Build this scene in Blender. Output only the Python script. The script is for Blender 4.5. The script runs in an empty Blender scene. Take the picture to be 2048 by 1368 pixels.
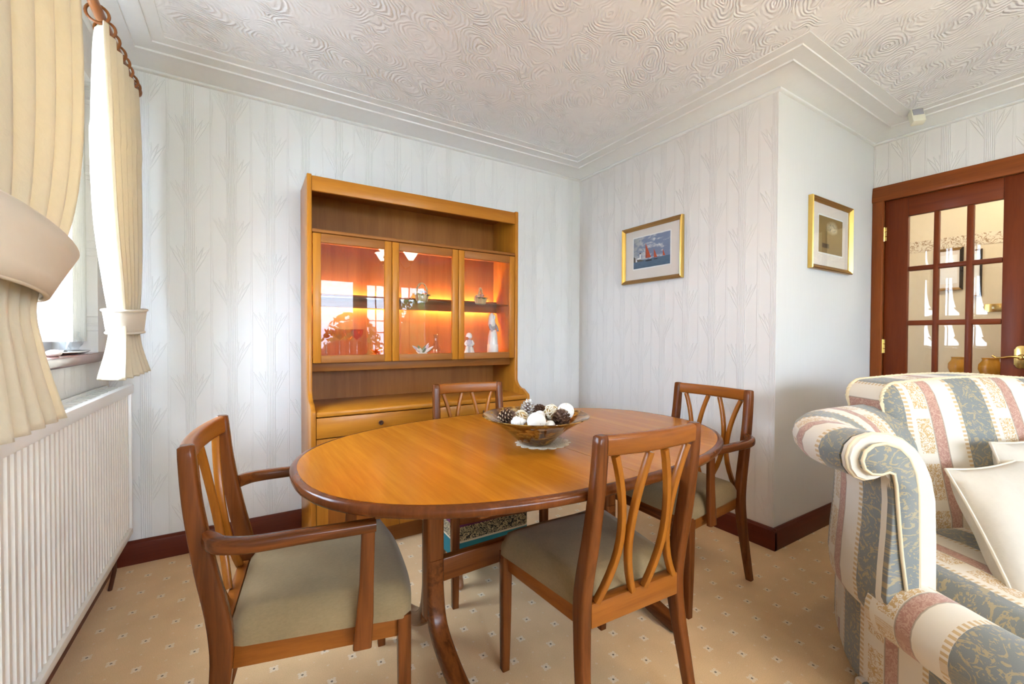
import bpy, bmesh, math, random
from math import sin, cos, pi, radians, sqrt, atan2
from mathutils import Vector, Matrix
random.seed(7)
SC = bpy.context.scene
COL = SC.collection

# ------------------------------------------------------------------ camera, world, exposure
YAW, PITCH, ROLL, FPX, CAMH = radians(31.7667), radians(-0.8425), radians(0.2418), 850.69, 1.0871
F_ = Vector((sin(YAW)*cos(PITCH), cos(YAW)*cos(PITCH), sin(PITCH)))
R_ = Vector((cos(YAW), -sin(YAW), 0))
U_ = R_.cross(F_)
R2 = R_*cos(ROLL) + U_*sin(ROLL)
U2 = -R_*sin(ROLL) + U_*cos(ROLL)
cam = bpy.data.cameras.new('camera')
cam.sensor_width = 36.0
cam.lens = FPX/2048*36
cam.clip_start = 0.02
camo = bpy.data.objects.new('camera', cam)
COL.objects.link(camo)
M = Matrix((R2, U2, -F_)).transposed().to_4x4()
M.translation = Vector((0, 0, CAMH))
camo.matrix_world = M
SC.camera = camo

SC.view_settings.view_transform = 'Standard'
SC.view_settings.look = 'None'
SC.view_settings.gamma = 1.0
SC.view_settings.use_curve_mapping = False
SC.view_settings.exposure = 1.02
SC.cycles.max_bounces = 7
SC.cycles.diffuse_bounces = 4
SC.cycles.glossy_bounces = 4
SC.cycles.transmission_bounces = 8
SC.cycles.transparent_max_bounces = 10
SC.cycles.caustics_reflective = False
SC.cycles.caustics_refractive = False
SC.cycles.sample_clamp_indirect = 6.0
SC.cycles.use_denoising = True
SC.cycles.use_adaptive_sampling = True
SC.cycles.adaptive_threshold = 0.18
SC.cycles.adaptive_min_samples = 16

world = bpy.data.worlds.new('overcast_sky')
SC.world = world
world.use_nodes = True
bgn = world.node_tree.nodes['Background']
bgn.inputs[0].default_value = (0.74, 0.89, 1.10, 1)
bgn.inputs[1].default_value = 14.0
LAMP_W = 25.0          # each bulb of the ceiling lights
STRIP_E = 110.0         # display cabinet strip light

# room dimensions (metres)
XL, XR, XP = -0.5496, 3.4668, 2.2784
YB, YP, YR = 2.6451, 1.1326, -3.0
ZC = 2.390

# ------------------------------------------------------------------ node expression helper
class N:
    def __init__(self, mat):
        self.t = mat.node_tree; self.m = mat
    def new(self, typ, **kw):
        n = self.t.nodes.new(typ)
        for k, v in kw.items(): setattr(n, k, v)
        return n
    def link(self, a, b): self.t.links.new(a, b)

class E:
    def __init__(self, n, s): self.n = n; self.s = s
    def _op(self, op, *o, **kw):
        nd = self.n.new('ShaderNodeMath', operation=op)
        if kw.get('clamp'): nd.use_clamp = True
        for i, v in enumerate((self,)+o):
            if isinstance(v, E): self.n.link(v.s, nd.inputs[i])
            else: nd.inputs[i].default_value = float(v)
        return E(self.n, nd.outputs[0])
    def __add__(s, o): return s._op('ADD', o)
    __radd__ = __add__
    def __sub__(s, o): return s._op('SUBTRACT', o)
    def __rsub__(s, o): return (s*-1.0)+o
    def __mul__(s, o): return s._op('MULTIPLY', o)
    __rmul__ = __mul__
    def __truediv__(s, o): return s._op('DIVIDE', o)
    def __lt__(s, o): return s._op('LESS_THAN', o)
    def __gt__(s, o): return s._op('GREATER_THAN', o)
    def abs(s): return s._op('ABSOLUTE')
    def sin(s): return s._op('SINE')
    def cos(s): return s._op('COSINE')
    def floor(s): return s._op('FLOOR')
    def fract(s): return s._op('FRACT')
    def sqrt(s): return s._op('SQRT')
    def pow(s, o): return s._op('POWER', o)
    def max(s, o): return s._op('MAXIMUM', o)
    def min(s, o): return s._op('MINIMUM', o)
    def clamp(s): return s._op('ADD', 0.0, clamp=True)

def material(name):
    m = bpy.data.materials.new(name); m.use_nodes = True
    n = N(m)
    b = m.node_tree.nodes['Principled BSDF']
    return m, n, b
def setp(b, **kw):
    names = dict(color='Base Color', rough='Roughness', metal='Metallic', spec='Specular IOR Level', trans='Transmission Weight',
                 ior='IOR', coat='Coat Weight', coatr='Coat Roughness', sheen='Sheen Weight', emit='Emission Color', emits='Emission Strength', alpha='Alpha', sss='Subsurface Weight')
    for k, v in kw.items():
        i = b.inputs[names[k]]
        if k in ('color', 'emit'): v = tuple(v)+(1,)
        i.default_value = v
def coords(n, kind='Object'):
    tc = n.new('ShaderNodeTexCoord')
    sx = n.new('ShaderNodeSeparateXYZ')
    n.link(tc.outputs[kind], sx.inputs[0])
    return [E(n, sx.outputs[i]) for i in range(3)], tc.outputs[kind]
def vec(n, x, y, z):
    c = n.new('ShaderNodeCombineXYZ')
    for i, v in enumerate((x, y, z)):
        if isinstance(v, E): n.link(v.s, c.inputs[i])
        else: c.inputs[i].default_value = v
    return c.outputs[0]
def noise(n, v, scale, detail=4, rough=.5, dist=0):
    nd = n.new('ShaderNodeTexNoise'); n.link(v, nd.inputs['Vector'])
    nd.inputs['Scale'].default_value = scale; nd.inputs['Detail'].default_value = detail
    nd.inputs['Roughness'].default_value = rough; nd.inputs['Distortion'].default_value = dist
    return E(n, nd.outputs[0])
def mixc(n, f, a, b):
    nd = n.new('ShaderNodeMix', data_type='RGBA')
    if isinstance(f, E): n.link(f.s, nd.inputs[0])
    else: nd.inputs[0].default_value = f
    for i, c in ((6, a), (7, b)):
        if isinstance(c, tuple): nd.inputs[i].default_value = c+(1,)
        else: n.link(c, nd.inputs[i])
    return nd.outputs[2]
def bump(n, b, h, strength=.5, dist=.002):
    nd = n.new('ShaderNodeBump'); nd.inputs['Strength'].default_value = strength; nd.inputs['Distance'].default_value = dist
    n.link(h.s, nd.inputs['Height']); n.link(nd.outputs[0], b.inputs['Normal'])

def simple(name, color, rough=.5, metal=0, **kw):
    m, n, b = material(name)
    (x, y, z), v = coords(n)
    nz = noise(n, v, 35, 3)
    f = (nz-.5)*.25+.5
    c2 = tuple(min(1, c*1.12) for c in color); c1 = tuple(c*.88 for c in color)
    n.link(mixc(n, f, c1, c2), b.inputs['Base Color'])
    setp(b, rough=rough, metal=metal, **kw)
    return m

def wood(name, light, dark, axis='x', scale=1.0, rough=.3, contrast=1.0, coat=.25, figure=.35):
    m, n, b = material(name)
    (x, y, z), v = coords(n)
    k = dict(x=(.06, 1, 1), y=(1, .06, 1), z=(1, 1, .06))[axis]
    vv = vec(n, x*k[0], y*k[1], z*k[2])
    warp = noise(n, vv, 7*scale, 3, .5)
    fine = noise(n, vv, 170*scale, 3, .65)
    broad = noise(n, vv, 22*scale, 4, .6, .6)
    ring = ((broad*26.0*figure + warp*9.0).sin()*.5+.5)
    f = (ring*.35 + fine*.45 + broad*.45 - .32)*1.25
    f = (f*contrast + (1-contrast)*.5).clamp()
    n.link(mixc(n, f, dark, light), b.inputs['Base Color'])
    setp(b, rough=rough, coat=coat*.35, coatr=.15, spec=.22)
    bump(n, b, fine, .08, .0006)
    return m

TEAK_L, TEAK_D = (.56, .225, .022), (.34, .112, .010)
T = {}
for a in 'xyz': T['teak_'+a] = wood('teak_grain_'+a, TEAK_L, TEAK_D, a)
for a in 'xyz': T['teakdark_'+a] = wood('teak_dark_grain_'+a, (.38, .145, .030), (.22, .070, .012), a, 1.3, .42, 1.0, .05)
T['tabletop'] = wood('table_veneer', (.58, .225, .016), (.37, .118, .008), 'y', .8, .24, 1.0, .15, .45)
T['edge'] = wood('table_lipping', (.23, .062, .012), (.08, .019, .004), 'z', .55, .22, .8, .3, .6)
for a in 'xyz': T['chair_'+a] = wood('chair_wood_'+a, (.215, .060, .012), (.075, .019, .004), a, .9, .27, 1.0, .3, .7)
T['slat'] = wood('chair_slat_wood', (.43, .145, .014), (.22, .062, .007), 'z', 1.0, .27, 1.0, .3)
for a in 'xyz': T['rail_'+a] = wood('chair_rail_wood_'+a, (.37, .118, .016), (.19, .052, .008), a, 1.0, .3, 1.0, .25)
for a in 'xyz': T['mahog_'+a] = wood('door_mahogany_'+a, (.235, .045, .008), (.115, .019, .004), a, .8, .38, 1.0, .05)
for a in 'xyz': T['frame_'+a] = wood('architrave_wood_'+a, (.34, .090, .016), (.17, .036, .007), a, .9, .34, 1.0, .1)
for a in 'xy': T['base_'+a] = wood('baseboard_wood_'+a, (.16, .030, .012), (.08, .014, .007), a, .7, .32, 1.0, .12)
T['pole'] = wood('curtain_pole_wood', (.32, .115, .03), (.17, .052, .014), 'y', 1.0, .35, 1.0, .3)
T['stool_wood'] = wood('stool_leg_wood', (.36, .17, .075), (.21, .085, .035), 'z', 1.0, .4, 1.0, .2)
T['sill'] = wood('window_sill_wood', (.20, .075, .05), (.10, .03, .02), 'y', .8, .18, 1.0, .6)

T['white_paint'] = simple('white_plaster_paint', (.80, .80, .79), .5)
T['upvc'] = simple('white_window_plastic', (.82, .83, .84), .3)
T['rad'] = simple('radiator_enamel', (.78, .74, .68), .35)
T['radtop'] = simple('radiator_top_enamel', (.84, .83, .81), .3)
T['brass'] = simple('polished_brass', (.83, .58, .20), .2, 1.0)
T['gold'] = simple('gilt_frame', (.78, .52, .14), .28, 1.0)
T['gold_dark'] = simple('gilt_frame_antique', (.42, .25, .09), .38, .8)
T['mount'] = simple('cream_mount_card', (.80, .73, .66), .7)
T['mountw'] = simple('white_mount_edge', (.88, .87, .85), .7)
T['cream_plastic'] = simple('cream_sensor_plastic', (.80, .76, .62), .4)
T['dark_knob'] = simple('dark_wood_knob', (.075, .022, .010), .3)
T['black'] = simple('near_black_frame', (.02, .012, .01), .8)  # near-black colour of the hall picture frames
T['shell'] = simple('white_shell', (.83, .79, .74), .5)
T['lace'] = simple('cream_lace', (.82, .74, .60), .9)
T['cone'] = simple('pine_cone_scale', (.10, .045, .025), .6)
T['conetip'] = simple('pine_cone_tip', (.42, .28, .17), .7)
T['cone_pale'] = simple('silvered_cone_scale', (.55, .50, .46), .55)
T['straw'] = simple('gilded_straw', (.62, .42, .17), .55)
T['porcelain'] = simple('pale_porcelain', (.80, .78, .76), .2)
T['porcelain_grey'] = simple('grey_porcelain', (.40, .38, .42), .22)
T['silver'] = simple('silver_plate', (.75, .73, .70), .2, 1.0)
T['petal_a'] = simple('pink_petal', (.66, .42, .38), .5)
T['petal_b'] = simple('lilac_petal', (.50, .48, .60), .5)
T['petal_c'] = simple('yellow_petal', (.72, .58, .30), .5)
T['leafgreen'] = simple('china_leaf_green', (.16, .19, .09), .5)
T['basket'] = simple('woven_china_basket', (.56, .42, .22), .45)
T['shrub'] = simple('garden_leaves', (.12, .22, .05), .7)
T['shrub2'] = simple('garden_leaves_pale', (.24, .34, .08), .7)
T['lawn'] = simple('pale_patio_paving', (.42, .40, .37), .9)
T['hallwall'] = simple('hall_cream_wallpaper', (.74, .64, .47), .8)
T['hallwhite'] = simple('hall_white_panel', (.72, .73, .74), .5)
T['vase_amber'] = simple('amber_vase_glaze', (.55, .26, .03), .15)
T['cord'] = simple('cream_rope_cord', (.72, .60, .40), .8)
T['seam'] = simple('cream_piping', (.70, .62, .50), .8)
T['curtain_tie'] = simple('cream_tieback', (.72, .64, .53), .8)
T['blind'] = simple('pale_blind_fabric', (.58, .55, .49), .85)
T['glass_knob'] = simple('china_white', (.85, .85, .84), .15)

m, n, b = material('cream_lace_knit')
(x, y, z), v = coords(n)
vr = n.new('ShaderNodeTexVoronoi'); n.link(v, vr.inputs['Vector']); vr.inputs['Scale'].default_value = 190
n.link(mixc(n, E(n, vr.outputs['Distance']) < .24, (.80, .71, .55), (.36, .20, .07)), b.inputs['Base Color']); setp(b, rough=.9)
T['lace_knit'] = m
def glass(name, tint=(1, 1, 1), refl_rough=0.0, ior=1.5):
    m, n, b = material(name)
    t = m.node_tree; out = t.nodes['Material Output']; t.nodes.remove(b)
    fr = n.new('ShaderNodeFresnel'); fr.inputs[0].default_value = ior
    tr = n.new('ShaderNodeBsdfTransparent'); tr.inputs[0].default_value = tuple(tint)+(1,)
    gl = n.new('ShaderNodeBsdfGlossy'); gl.inputs['Roughness'].default_value = refl_rough
    mx = n.new('ShaderNodeMixShader')
    geo = n.new('ShaderNodeNewGeometry')
    fac = E(n, fr.outputs[0])*(1.0-E(n, geo.outputs['Backfacing']))
    n.link(fac.s, mx.inputs[0]); n.link(tr.outputs[0], mx.inputs[1]); n.link(gl.outputs[0], mx.inputs[2])
    n.link(mx.outputs[0], out.inputs[0])
    return m
T['pane'] = glass('clear_pane', (.96, .97, .97))
T['cabglass'] = glass('cabinet_glass', (.97, .97, .96), 0, 1.5)
T['picglass'] = glass('picture_glass', (.98, .98, .98), 0, 1.4)
T['shelfglass'] = glass('shelf_glass', (.78, .86, .83))
T['amberglass'] = glass('amber_wine_glass', (.95, .62, .30), .05)
T['crystal'] = glass('crystal', (.93, .95, .96), .02, 1.8)

def emission(name, color, strength):
    m, n, b = material(name)
    setp(b, color=(.9, .9, .9), emit=color, emits=strength)
    return m

# bowl: amber marbled glass
m, n, b = material('amber_marbled_glass')
(x, y, z), v = coords(n)
nz = noise(n, vec(n, x*1.0, y*1.0, z*2.2), 17, 3, .55, 1.6)
f = ((nz-.42)*4.5).clamp()
n.link(mixc(n, f, (.20, .075, .014), (.90, .52, .12)), b.inputs['Base Color'])
setp(b, rough=.06, trans=.55, ior=1.45)
T['bowl'] = m

# wallpapers
def wallpaper(name, hor, base, strength=.55):
    m, n, b = material(name)
    (x, y, z), v = coords(n)
    s = x if hor == 'x' else y
    P = .173
    q = s/P + 2.915
    cell = q.floor()
    a = ((q.fract()-.5)*P).abs()
    stem = (a < .0225)*((a*(pi/.0075)).sin().abs())
    bdg = (a*-1.0)+P/2
    edge = (bdg < .0065)*((bdg*(pi/.0065)+.6).sin().abs())*.7
    par = (cell*.5).fract()
    t = (z/.318 + par + .13).fract()*.318
    win = (t < .135)
    ph = (t/.135).min(1.0)
    wdt = (ph*pi).sin()*.0075
    leaf = None
    for k, o in ((.25, .012), (.62, .016), (1.0, .020)):
        c = ph.pow(1.35)*(.062*k)+o
        d = ((a-c).abs()-wdt*(.7+.3*k)).abs()
        l = ((d*-1.0)/.0022+1.0).clamp()
        leaf = l if leaf is None else leaf.max(l)
    h = stem.max(edge).max(leaf*win)
    fib = noise(n, vec(n, x*3.0, y*3.0, z*.25), 60, 3)
    bump(n, b, h+fib*.10, strength, .0032)
    big = noise(n, v, 1.2, 2)
    n.link(mixc(n, big*.5+fib*.2, tuple(c*.965 for c in base), tuple(min(1, c*1.02) for c in base)), b.inputs['Base Color'])
    setp(b, rough=.62, spec=.35)
    return m
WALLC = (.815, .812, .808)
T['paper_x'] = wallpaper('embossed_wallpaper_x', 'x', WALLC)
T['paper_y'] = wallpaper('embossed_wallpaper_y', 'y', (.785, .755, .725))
m, n, b = material('ribbed_wallpaper')
(x, y, z), v = coords(n)
fib = noise(n, vec(n, x*3.0, y*3.0, z*.07), 70, 3, .6)
bump(n, b, fib, .35, .0018)
n.link(mixc(n, fib, (.67, .655, .635), (.72, .705, .69)), b.inputs['Base Color'])
setp(b, rough=.7)
T['paper_plain'] = m

# swirled plaster ceiling
m, n, b = material('swirled_plaster_ceiling')
(x, y, z), v = coords(n)
wob = noise(n, v, 5.5, 2)
vr = n.new('ShaderNodeTexVoronoi', voronoi_dimensions='2D')
xr = x*.87+y*.5; yr = y*.87-x*.5
n.link(vec(n, xr*4.2+wob*.9, yr*7.8+wob*.9, 0.0), vr.inputs['Vector']); vr.inputs['Scale'].default_value = 1.0
d = E(n, vr.outputs['Distance'])
fine = noise(n, v, 40, 3)
h = ((d*62.0+fine*4.0).sin()*.5+.5)*((noise(n, v, 9, 2)-.36)*2.6).clamp()+fine*.2
bump(n, b, h, .9, .007)
n.link(mixc(n, h, (.83, .835, .845), (.89, .895, .905)), b.inputs['Base Color'])
setp(b, rough=.75)
T['ceiling'] = m

# carpet with a small woven motif on a diagonal lattice
m, n, b = material('patterned_carpet')
(x, y, z), v = coords(n)
S2 = .1075
p = ((x-1.738)+(y-1.113))*(.70711/S2)+.5
q = ((x-1.738)-(y-1.113))*(.70711/S2)+.5
px = (p.fract()-.5)*S2; py = (q.fract()-.5)*S2
ax_ = (px+py).abs()*.70711; ay_ = (px-py).abs()*.70711
r = (px*px+py*py).sqrt()
pile = noise(n, v, 420, 2, .7)
mid = noise(n, v, 7, 3)
cross = ((px*1.0).abs().min(py.abs()) < .0042)*(r < .0165)
ring = (ax_.min(ay_) < .0030)*(r < .0125)
mot = cross.max(ring)*(pile > .40)
p2 = (p+.5).fract()-.5; q2 = (q+.5).fract()-.5
r2 = ((p2*p2)+(q2*q2)).sqrt()*S2
fleck = (r2 < .0042)*(pile > .42)
p3 = (p+.5).fract()-.5
r3 = ((p3*p3)+(q.fract()-.5)*(q.fract()-.5)).sqrt()*S2
fleck = fleck.max((r3 < .003)*(pile > .45))
basec = mixc(n, pile*1.3+mid*.5-.40, (.58, .350, .155), (.98, .66, .34))
c1 = mixc(n, mot.max(fleck*.5)*.62, basec, (.90, .78, .60))
c2 = mixc(n, (r < .0036)*.85, c1, (.10, .055, .03))
n.link(c2, b.inputs['Base Color'])
setp(b, rough=.95, sheen=.3, spec=.1)
bump(n, b, pile, .45, .003)
T['carpet'] = m

def velour(name, base):
    m, n, b = material(name)
    (x, y, z), v = coords(n)
    f = noise(n, vec(n, x*1.0, y*.35, z), 260, 3, .7)
    g = noise(n, v, 7, 3)
    n.link(mixc(n, f*.6+g*1.1-.35, tuple(c*.66 for c in base), tuple(c*1.25 for c in base)), b.inputs['Base Color'])
    setp(b, rough=.9, sheen=.10, spec=.08)
    bump(n, b, f, .25, .0015)
    return m
T['seat'] = velour('olive_grey_velour', (.275, .190, .095))

def curtain_mat(name, base):
    m, n, b = material(name)
    (x, y, z), v = coords(n)
    f = noise(n, vec(n, x, y, z*.8), 38, 4, .6, 1.5)
    g = noise(n, v, 300, 2)
    n.link(mixc(n, f, tuple(c*.92 for c in base), tuple(min(1, c*1.05) for c in base)), b.inputs['Base Color'])
    setp(b, rough=.8, sheen=.3, spec=.2)
    bump(n, b, f+g*.3, .35, .003)
    # some daylight comes through the cloth
    t = m.node_tree; out = t.nodes['Material Output']
    tl = n.new('ShaderNodeBsdfTranslucent'); tl.inputs[0].default_value = (base[0], base[1]*.92, base[2]*.75, 1)
    mx = n.new('ShaderNodeMixShader'); mx.inputs[0].default_value = .22
    n.link(b.outputs[0], mx.inputs[1]); n.link(tl.outputs[0], mx.inputs[2]); n.link(mx.outputs[0], out.inputs[0])
    return m
T['curtain'] = curtain_mat('cream_damask_curtain', (.78, .69, .53))
T['cushion'] = curtain_mat('cream_silk_cushion', (.70, .64, .55))

# striped brocade, reads the uv map: u runs across the stripes (metres), v along them
m, n, b = material('striped_brocade')
(u, v_, w_), uvv = coords(n, 'UV')
PER = .33
s = (u/PER).fract()*PER
def band(lo, hi): return (s > lo)*(s < hi)
curl = noise(n, vec(n, u, v_, 0.0), 26, 3, .55, 3.2)
curl2 = noise(n, vec(n, u+3.1, v_, 0.0), 46, 2, .5, 2.5)
lat = ((u*210.0).sin()*(v_*210.0).sin())
weave = noise(n, vec(n, u, v_, 0.0), 500, 2)
gold, cream, blue, pink = (.50, .30, .095), (.70, .635, .54), (.20, .212, .208), (.40, .21, .165)
mblue = ((curl > .56) * (1.0-((curl > .70)*1.0))).max((curl2 > .66)*1.0)
cb = mixc(n, mblue*.72, blue, (.45, .34, .18))
cell = ((v_/.16).fract()-.5)*.16
leafm = (((curl2-.5).abs() < .055)*1.0).max((curl > .60)*1.0)*((cell.abs()) < .062)
cc = mixc(n, leafm*.85*(band(.150, .202)), cream, gold)
cp = mixc(n, ((curl2-.5).abs() < .05)*.5, pink, (.62, .44, .33))
c = cc
c = mixc(n, band(.0, .118), c, cb)
c = mixc(n, band(.206, .248), c, cp)
edge_d = (s-.126).abs().min((s-.322).abs())
fr_ = (edge_d < .0075)*((v_*420.0).sin() > -.1)
c = mixc(n, fr_*.75, c, gold)
ln = ((s-.206).abs().min((s-.248).abs()) < .0022)*.7
c = mixc(n, ln, c, (.30, .25, .19))
n.link(c, b.inputs['Base Color'])
setp(b, rough=.75, sheen=.25, spec=.25)
bump(n, b, curl*.5+weave*.4, .22, .002)
T['brocade'] = m

# stool tapestry
m, n, b = material('teal_tapestry')
(x, y, z), v = coords(n)
wv = noise(n, v, 48, 3, .55, 2.5)
zz = z-.243
band_ = (zz.abs() < .03)
c = mixc(n, (zz > .03)*1.0, (.012, .17, .21), (.13, .022, .085))
pat = mixc(n, ((wv-.5).abs() < .05)*1.0, (.025, .03, .03), (.62, .52, .30))
c = mixc(n, band_, c, pat)
c = mixc(n, ((zz+.034).abs() < .004)*1.0, c, (.70, .62, .45))
n.link(c, b.inputs['Base Color']); setp(b, rough=.8)
T['teal'] = m

# prints
m, n, b = material('sailing_print')
(u, w, _), v = coords(n, 'UV')       # 0..1 across, 0..1 up
cl = noise(n, vec(n, u*1.0, w*1.6, 0.0), 4.5, 4, .6, .4)
sky = mixc(n, ((cl-.50)*7.0+(u*-1.2)+.65).clamp(), (.20, .25, .38), (.74, .72, .70))
sky = mixc(n, ((u*-2.6)+1.0+(cl-.5)*2.0).clamp()*.8, sky, (.28, .31, .34))
wav = noise(n, vec(n, u*1.0, w*6.0, 0.0), 9, 3)
sea = mixc(n, wav, (.030, .075, .14), (.14, .22, .30))
hz = w+(u*-.02)
c = mixc(n, hz < .25, sky, sea)
land = (w > .22)*(w < (.395+u*-.55))*(u < .34)
c = mixc(n, land*1.0, c, (.10, .085, .06))
def tri(u0, w0, w1, wid, lean):
    t = (w-w0)/(w1-w0)
    left = (u-u0)+(t*-lean)
    return (t > 0.0)*(t < 1.0)*(left > 0.0)*(left < ((t*-1.0)+1.0)*wid)
red = tri(.345, .30, .79, .155, .0).max(tri(.575, .27, .56, .095, .0)).max(tri(.815, .28, .49, .062, .0))
c = mixc(n, red, c, (.52, .085, .028))
shade = tri(.345, .31, .74, .045, .0)
c = mixc(n, shade*.7, c, (.20, .035, .02))
hull = (w > .19)*(w < .235)*(((u-.43).abs() < .085)*1.0).max((w > .21)*(w < .235)*((u-.625).abs() < .05))
c = mixc(n, hull*1.0, c, (.03, .03, .035))
wht = tri(.06, .22, .42, .05, 0.0).max((w > .29)*(w < .46)*((u-.195).abs() < .022)).max((w > .29)*(w < .35)*((u-.15).abs() < .05))
c = mixc(n, wht*1.0, c, (.80, .80, .78))
cap = (w > .46)*(w < .50)*((u-.195).abs() < .022)
c = mixc(n, cap*1.0, c, (.08, .06, .06))
n.link(c, b.inputs['Base Color']); setp(b, rough=.6)
T['sail'] = m
m, n, b = material('sepia_print')
(u, w, _), v = coords(n, 'UV')
cl = noise(n, vec(n, u*1.0, w*1.0, 0.0), 5, 4, .6)
du = u-.55; dw = w-.72
rr = (du*du+dw*dw*1.6).sqrt()
c = mixc(n, ((rr*-4.5)+1.15+(cl-.5)).clamp(), (.27, .18, .06), (.75, .68, .48))
spot = (rr < .16)*(noise(n, vec(n, u*1.0, w*1.6, 0.0), 16, 3) > .55)
c = mixc(n, spot*.8, c, (.22, .20, .17))
low = ((w*-3.2)+1.5+(cl-.5)*1.2).clamp()
c = mixc(n, low*.8, c, (.22, .15, .06))
boat = ((u-.28).abs() < .14)*((w-.20).abs() < .06)
c = mixc(n, boat*.9, c, (.07, .05, .03))
mast = ((u-.30).abs() < .012)*(w > .3)*(w < .75)
c = mixc(n, mast*.6, c, (.15, .11, .06))
n.link(c, b.inputs['Base Color']); setp(b, rough=.6)
T['sepia'] = m
m, n, b = material('hall_frieze_print')
(x, y, z), v = coords(n)
f = noise(n, v, 22, 3, .5, 2.0)
n.link(mixc(n, ((f-.5).abs() < .035)*1.0, (.74, .66, .52), (.36, .24, .14)), b.inputs['Base Color']); setp(b, rough=.8)
T['frieze'] = m

# ------------------------------------------------------------------ mesh helpers
class MB:
    """collects geometry; uv per vertex is optional"""
    def __init__(s): s.v = []; s.f = []; s.uv = []
    def vert(s, p, uv=(0, 0)): s.v.append(tuple(p)); s.uv.append(tuple(uv)); return len(s.v)-1
    def box(s, x0, x1, y0, y1, z0, z1):
        x0, x1 = min(x0, x1), max(x0, x1); y0, y1 = min(y0, y1), max(y0, y1); z0, z1 = min(z0, z1), max(z0, z1)
        i = len(s.v)
        for p in ((x0,y0,z0),(x1,y0,z0),(x1,y1,z0),(x0,y1,z0),(x0,y0,z1),(x1,y0,z1),(x1,y1,z1),(x0,y1,z1)): s.vert(p)
        for f in ((0,3,2,1),(4,5,6,7),(0,1,5,4),(1,2,6,5),(2,3,7,6),(3,0,4,7)): s.f.append(tuple(i+k for k in f))
        return s
    def prism(s, pts, ax, a, b):
        """extrude a 2d polygon: ax 'x' -> pts are (y,z), 'y' -> (x,z), 'z' -> (x,y)"""
        def P(p, t): return dict(x=(t, p[0], p[1]), y=(p[0], t, p[1]), z=(p[0], p[1], t))[ax]
        i = len(s.v); k = len(pts)
        for p in pts: s.vert(P(p, a))
        for p in pts: s.vert(P(p, b))
        s.f.append(tuple(i+j for j in range(k)))
        s.f.append(tuple(i+k+j for j in reversed(range(k))))
        for j in range(k): s.f.append((i+j, i+(j+1) % k, i+k+(j+1) % k, i+k+j))
        return s
    def sweep(s, path, sect, up=(0, 0, 1), closed=False, caps=True, scale=None, uvscale=None, uoff=0.0, sectclosed=True):
        """sect: list of (a,b); a along side, b along up.  scale: per point (sa,sb)"""
        n = len(path); k = len(sect); path = [Vector(p) for p in path]
        base = len(s.v); L = 0.0
        per = [0.0]
        for j in range(k): per.append(per[-1]+(Vector(sect[(j+1) % k])-Vector(sect[j])).length)
        for i, p in enumerate(path):
            if closed: t = path[(i+1) % n]-path[i-1]
            else: t = path[min(i+1, n-1)]-path[max(i-1, 0)]
            t.normalize()
            upv = Vector(up[i]) if isinstance(up, list) else Vector(up)
            side = t.cross(upv); side.normalize()
            u2 = side.cross(t)
            if i: L += (path[i]-path[i-1]).length
            sa, sb = scale[i] if scale else (1, 1)
            for j, (a, b) in enumerate(sect):
                s.vert(p+side*a*sa+u2*b*sb, (L+uoff, per[j]))
        m_ = n if closed else n-1
        kk = k if sectclosed else k-1
        for i in range(m_):
            for j in range(kk):
                a = base+i*k+j; b = base+i*k+(j+1) % k
                c = base+((i+1) % n)*k+(j+1) % k; d = base+((i+1) % n)*k+j
                s.f.append((a, b, c, d))
        if caps and not closed and sectclosed:
            s.f.append(tuple(base+j for j in reversed(range(k))))
            s.f.append(tuple(base+(n-1)*k+j for j in range(k)))
        return s
    def tube(s, path, r, seg=10, up=(0, 0, 1), closed=False, radii=None):
        sect = [(cos(2*pi*j/seg)*r, sin(2*pi*j/seg)*r) for j in range(seg)]
        return s.sweep(path, sect, up, closed, True, [(q/r, q/r) for q in radii] if radii else None)
    def lathe(s, prof, c=(0, 0, 0), seg=24, axis='z', arc=None):
        i = len(s.v); k = len(prof)
        for a in range(seg):
            th = 2*pi*a/seg
            for (r, h) in prof:
                if axis == 'z': p = (c[0]+r*cos(th), c[1]+r*sin(th), c[2]+h)
                elif axis == 'y': p = (c[0]+r*cos(th), c[1]+h, c[2]+r*sin(th))
                else: p = (c[0]+h, c[1]+r*cos(th), c[2]+r*sin(th))
                s.vert(p)
        for a in range(seg):
            b = (a+1) % seg
            for j in range(k-1):
                s.f.append((i+a*k+j, i+b*k+j, i+b*k+j+1, i+a*k+j+1))
        return s
    def ball(s, c, r, seg=12, rings=8, sc=(1, 1, 1)):
        prof = [(max(1e-5, r*sin(pi*j/rings)), -r*cos(pi*j/rings)) for j in range(rings+1)]
        i = len(s.v)
        s.lathe(prof, (0, 0, 0), seg)
        for j in range(i, len(s.v)):
            p = s.v[j]; s.v[j] = (c[0]+p[0]*sc[0], c[1]+p[1]*sc[1], c[2]+p[2]*sc[2])
        return s
    def grid(s, fn, nu, nv, closeu=False):
        """fn(i,j) -> (pos, uv)"""
        b = len(s.v)
        for i in range(nu):
            for j in range(nv):
                p, uv = fn(i, j); s.vert(p, uv)
        for i in range(nu if closeu else nu-1):
            for j in range(nv-1):
                a = b+i*nv+j; c = b+((i+1) % nu)*nv+j
                s.f.append((a, c, c+1, a+1))
        return s
    def xf(s, mat, start=0):
        for j in range(start, len(s.v)): s.v[j] = tuple(mat @ Vector(s.v[j]))
        return s
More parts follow.
